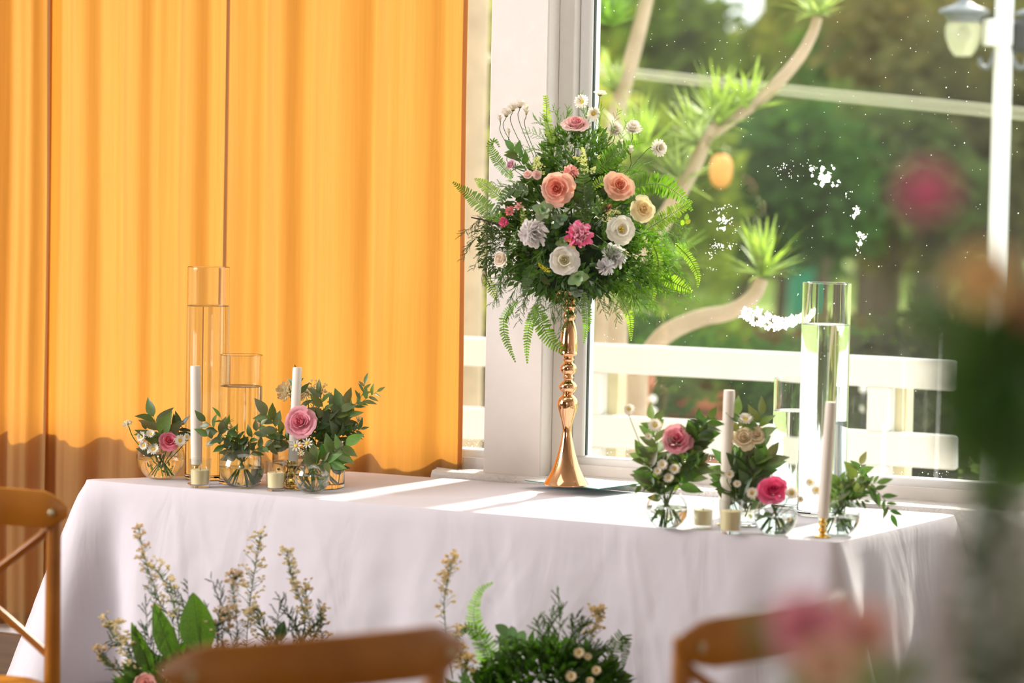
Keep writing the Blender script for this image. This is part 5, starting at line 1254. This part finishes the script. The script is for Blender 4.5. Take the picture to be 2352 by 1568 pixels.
# pale branched tree with rosettes of strap leaves
def strap(mb,p,d,L,w,droop,rd):
    d=Vector(d).normalized(); s=d.cross(Vector((0,0,1))); s=s.normalized() if s.length>.01 else Vector((1,0,0)); c=Vector(p); vs=[]; n=6; dd=d.copy()
    for i in range(n+1):
        t=i/n; ww=w*(.5+1.2*t if t<.3 else (1-t)*1.22)+.0008; vs+= [c-s*ww,c+s*ww]; dd=(dd+Vector((0,0,-droop*t))).normalized(); c=c+dd*L/n
    mb.add(vs,[(i*2,i*2+1,i*2+3,i*2+2) for i in range(n)])
def dracaena(label,branches,heads,D,seed,group=None):
    P0=at(*branches[0][0],D); root=E_('rosette_tree',label,'tree',Vector((P0.x,P0.y,GZ))); rd=random.Random(seed); O=Vector((P0.x,P0.y,GZ))
    for j,b in enumerate(branches):
        pts=spline([at(x,y,D)-O for x,y in b],6); r0=.040 if j==0 else .030
        MB().tube(pts,[r0*(1-.35*i/(len(pts)-1)) for i in range(len(pts))],10).build('branch',pale_bark_m,root)
    if True:
        a=at(*branches[0][0],D)-O; MB().tube([(a.x*.0,0,0),(a.x*.4,0,a.z*.5),a],[.06,.05,.040],10).build('trunk',pale_bark_m,root)
    for (x,y,L,n,up,c) in heads:
        mb=MB(); p=at(x,y,D)-O
        for k in range(n):
            a=rd.uniform(0,6.283); e=rd.uniform(-.3,1.35); d=Vector((math.cos(a)*math.cos(e),math.sin(a)*math.cos(e),math.sin(e)))+Vector(up)*.45
            strap(mb,p,d,L*D/F*rd.uniform(.7,1.15),.013*rd.uniform(.8,1.3),.10,rd)
        mb.build('leaf_rosette',leaf_m,root,col=c)
BG=(.38,.50,.10); BP=(.48,.56,.26)
dracaena('pale branching tree with bright strap-leaf rosettes close outside the big window',
 [[(1420,640),(1500,545),(1545,470),(1600,370),(1625,310)],[(1625,310),(1690,265),(1760,215),(1830,140),(1865,80),(1878,40)],[(1440,600),(1520,500),(1590,400)],[(1625,310),(1640,290),(1660,280)]],
 [(1878,35,120,44,(0,0,.6),BP),(1650,290,150,60,(-.1,0,.6),BG),(1720,255,120,46,(.1,0,.9),BG),(1600,330,140,46,(-.3,0,.2),BP),(1470,360,150,60,(-.1,0,.9),BG),(1560,420,120,36,(-.3,0,0),BP)],11.6,3)
dracaena('pale curved branch with strap leaves low behind the bouquet, above the top rail',
 [[(1465,860),(1520,775),(1600,733),(1680,715),(1730,680),(1750,640)]],
 [(1752,632,140,60,(0,0,.5),BG),(1440,700,110,40,(-.2,0,.3),BP),(1540,600,120,36,(0,0,.3),(.26,.42,.08))],11.2,5)
dracaena('straight pale leaning trunk with green leaves beside the window frame',
 [[(1395,420),(1420,250),(1455,120),(1485,0),(1500,-60)]],
 [(1400,60,140,50,(-.2,0,.4),(.25,.42,.08)),(1500,-60,140,40,(0,0,0),(.3,.45,.08)),(1410,210,110,30,(-.2,0,-.3),BP)],12.2,8)
# pale trunk seen in narrow window
P=at(1082,400,13.0); P.z=GZ
MB().tube([(0,0,0),(.0,0,2.2),(.02,0,5)],[.075,.06,.055],12).build('tree_trunk',pale_bark_m,None,loc=tuple(P),label='pale trunk filling the left half of the narrow window',category='tree')
# lamp post
def lamp():
    D=12.5; P=at(2296,400,D); s=D/F; O=Vector((P.x,P.y,GZ)); root=E_('street_lamp','white garden lamp post with hanging grey lanterns beyond the window','lamp post',O)
    zt=at(2300,-60,D).z-GZ
    MB().tube([(0,0,0),(0,0,zt)],[.040,.038],20).build('pole',white_m,root)
    MB().lathe([(.12,0),(.12,.05),(.06,.12),(.045,.3),(0,.3)],20).build('pole_base',white_m,root)
    zb=at(2296,75,D).z-GZ
    MB().bevbox((-.045-.035,-.05,zb-.055),(.03,.05,zb+.055),.006).build('bracket_block',white_m,root,False)
    def lantern(dx,dy,nm):
        L=Matrix.Translation((dx,dy,at(2210,30,D).z-GZ))
        LA=MB().lathe([(0,.075),(.012,.07),(.018,.05),(.05,.03),(.10,.012),(.105,.0),(.098,-.004),(.085,-.008),(.07,-.03),(.068,-.04),(0,-.04)],32,L).build('lantern',steel_m,root)
        MB().lathe([(.066,-.041),(.076,-.06),(.074,-.10),(.055,-.15),(.035,-.178),(0,-.180),(0,-.176),(.032,-.174),(.052,-.148),(.070,-.10),(.072,-.062),(.063,-.041)],32,L).build('lantern_glass',frost_m,LA)
        MB().lathe([(0,-.05),(.02,-.06),(.034,-.09),(.03,-.12),(0,-.135)],20,L).build('bulb',globe_m,LA)
        z=at(2210,-60,D).z-GZ
        MB().tube(spline([(0,0,zt-.02),(dx*.5,dy*.5,z+.03),(dx,dy,z-.02),(dx,dy,at(2210,-12,D).z-GZ)],5),.010,8).build('lantern_arm',steel_m,LA)
    lantern(-.172,-.03,'l'); lantern(.16,.05,'r')
    MB().bevbox((.031,-.05,zb-.085),(.10,.05,zb+.055),.02).build('dark_fitting',black_m,root,False)
    for sx in (-1,1):
        zz=at(2296,150,D).z-GZ
        MB().tube(spline([(sx*.03,0,zz+.075),(sx*.045,0,zz+.02),(sx*.07,0,zz-.01),(sx*.095,0,zz+.005),(sx*.095,0,zz+.03)],5),.009,8).build('scroll_hook',steel_m,root)
frost_m,ns,ln=newmat('frosted_lamp_glass'); o_=N(ns,'ShaderNodeOutputMaterial'); a_=N(ns,'ShaderNodeBsdfTransparent'); b_=N(ns,'ShaderNodeBsdfTranslucent'); b_.inputs[0].default_value=(.8,.8,.66,1); m_=N(ns,'ShaderNodeMixShader',i_0=.55); ln.new(a_.outputs[0],m_.inputs[1]); ln.new(b_.outputs[0],m_.inputs[2]); ln.new(m_.outputs[0],o_.inputs[0])
lamp()
# cables
for i,(a,b,l) in enumerate([((500,60),(3300,343),'upper pale cable crossing the garden view'),((500,67),(3300,365),'lower pale cable crossing the garden view')]):
    A=at(*a,15); B=at(*b,15); c=pbr('cable_sheath_%d'%i,(.62,.60,.42),.6)
    MB().tube([A-A,(B-A)*.5+Vector((0,0,-.02)),B-A],.0075,8).build('garden_cable',c,None,loc=tuple(A),label=l,category='cable')
# terracotta pots, globes, orange lamp-reflection stand-in, teal bin
def pot(px,py,D,r,label):
    P=at(px,py,D); o=E_('terracotta_pot',label,'pot',Vector((P.x,P.y,GZ)))
    h=P.z-GZ+.1; MB().lathe([(0,0),(r*.65,0),(r,h-.06),(r*1.12,h-.06),(r*1.12,h),(r*.95,h),(r*.9,h-.1),(0,h-.1)],24).build('pot_wall',terra_m,o)
    MB().lathe([(0,h-.11),(r*.9,h-.08),(0,h-.04)],16).build('soil',soil_m,o)
pot(1455,905,13.5,.085,'tall terracotta pot between the fence rails near the pillar'); pot(1600,945,13.8,.16,'broad terracotta pot low behind the fence')
pot(1530,955,14.2,.12,'middle terracotta pot low behind the fence')
for x,y,l in [(1500,918,'upper pale globe of the left garden light'),(1500,945,'lower pale globe of the left garden light'),(1985,895,'upper pale globe beside the right fence post'),(1985,938,'lower pale globe beside the right fence post')]:
    P=at(x,y,12.8); o=E_('garden_globe',l,'garden light',Vector((P.x,P.y,GZ))); h=P.z-GZ
    off=.03 if y in (918,895) else 0
    MB().lathe([(0,h-.018),(.014,h-.012),(.018,h),(.014,h+.012),(0,h+.018)],16).build('globe',globe_m,o,loc=(0,off,0)); MB().tube([(0,off,0),(0,off,h-.016)],.004,6).build('stake',steel_m,o)
P=at(1656,393,14); o=E_('lamp_reflection_blob','small orange shape imitating a lamp reflection left of the ring on the glass','lantern',P)  # added orange body imitates a lamp's reflection in the glass
MB().lathe([(.015,-.08),(.04,-.06),(.053,-.02),(.053,.03),(.04,.065),(.015,.08)],20).build('orange_body',orange_m,o)
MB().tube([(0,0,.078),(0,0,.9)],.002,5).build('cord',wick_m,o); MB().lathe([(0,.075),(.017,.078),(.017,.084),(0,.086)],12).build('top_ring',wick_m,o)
P=at(1841,610,40); P.z=GZ; o=E_('garden_bin','teal bin standing on the sunlit lawn','bin',P); hh=at(1841,588,40).z-GZ
MB().bevbox((-.16,-.16,0),(.16,.16,hh-.06),.03).build('bin_body',teal_m,o,False); MB().bevbox((-.18,-.18,hh-.059),(.18,.18,hh),.02).build('bin_lid',teal_m,o,False)

# ------------------------------------------------------------------ labels of look-alikes: rank within their own group
def grp(g): return [o for o in C.objects if o.get('group')==g and o.parent is None]
def tipx(o):
    c=[k for k in o.children if k.type=='MESH'] ; v=[k.matrix_local@Vector(p) for k in c for p in k.bound_box]
    return o.location.x+sum(p.x for p in v)/len(v)
def tipz(o):
    c=[k for k in o.children if k.type=='MESH'] ; v=[k.matrix_local@Vector(p) for k in c for p in k.bound_box]
    return o.location.z+sum(p.z for p in v)/len(v)
ordl(grp(FS+', left'),'dark feathery sprigs hanging against the curtain at left',lambda o:-tipz(o),'topmost','lowest','the top')
ordl(grp(FS+', hanging low'),'fine feathery sprigs hanging under the tall arrangement',tipx,'leftmost','rightmost','the left')
ordl(grp(FS+', right'),'sunlit feathery sprigs fanning right of the tall arrangement',lambda o:-tipz(o),'topmost','lowest','the top')
ordl(grp(FS+', upper left'),'feathery sprigs at the upper left of the tall arrangement',tipx,'leftmost','rightmost','the left')
ordl(grp(FS+', upper right'),'feathery sprigs at the upper right of the tall arrangement',tipx,'leftmost','rightmost','the left')
ordl(grp(FS+', between the blooms'),'feathery sprigs lying among the white and pink blooms',tipx,'leftmost','rightmost','the left')
ordl(grp('feathery sprigs of the right floor arrangement'),'feathery sprigs rising from the right floor arrangement',tipx,'leftmost','rightmost','the left')
ordl(grp('wispy sprays of the left floor flowers, left'),'wispy sprays left in the left floor flowers',tipx,'leftmost','rightmost','the left')
ordl(grp('wispy sprays of the left floor flowers, right'),'wispy sprays right in the left floor flowers',tipx,'leftmost','rightmost','the left')
ordl([o for o in grp(G1) if o.location.y>60],'farthest row of broadleaf trees behind the garden',lambda o:o.location.x,'leftmost','rightmost','the left')
ordl([o for o in grp(G1) if o.location.y<=60],'nearer row of tall broadleaf trees behind the lawn',lambda o:o.location.x,'leftmost','rightmost','the left')
ordl(grp('hedge trees at the far side of the lawn'),'rounded hedge trees closing the lawn',lambda o:o.location.x,'leftmost','rightmost','the left')
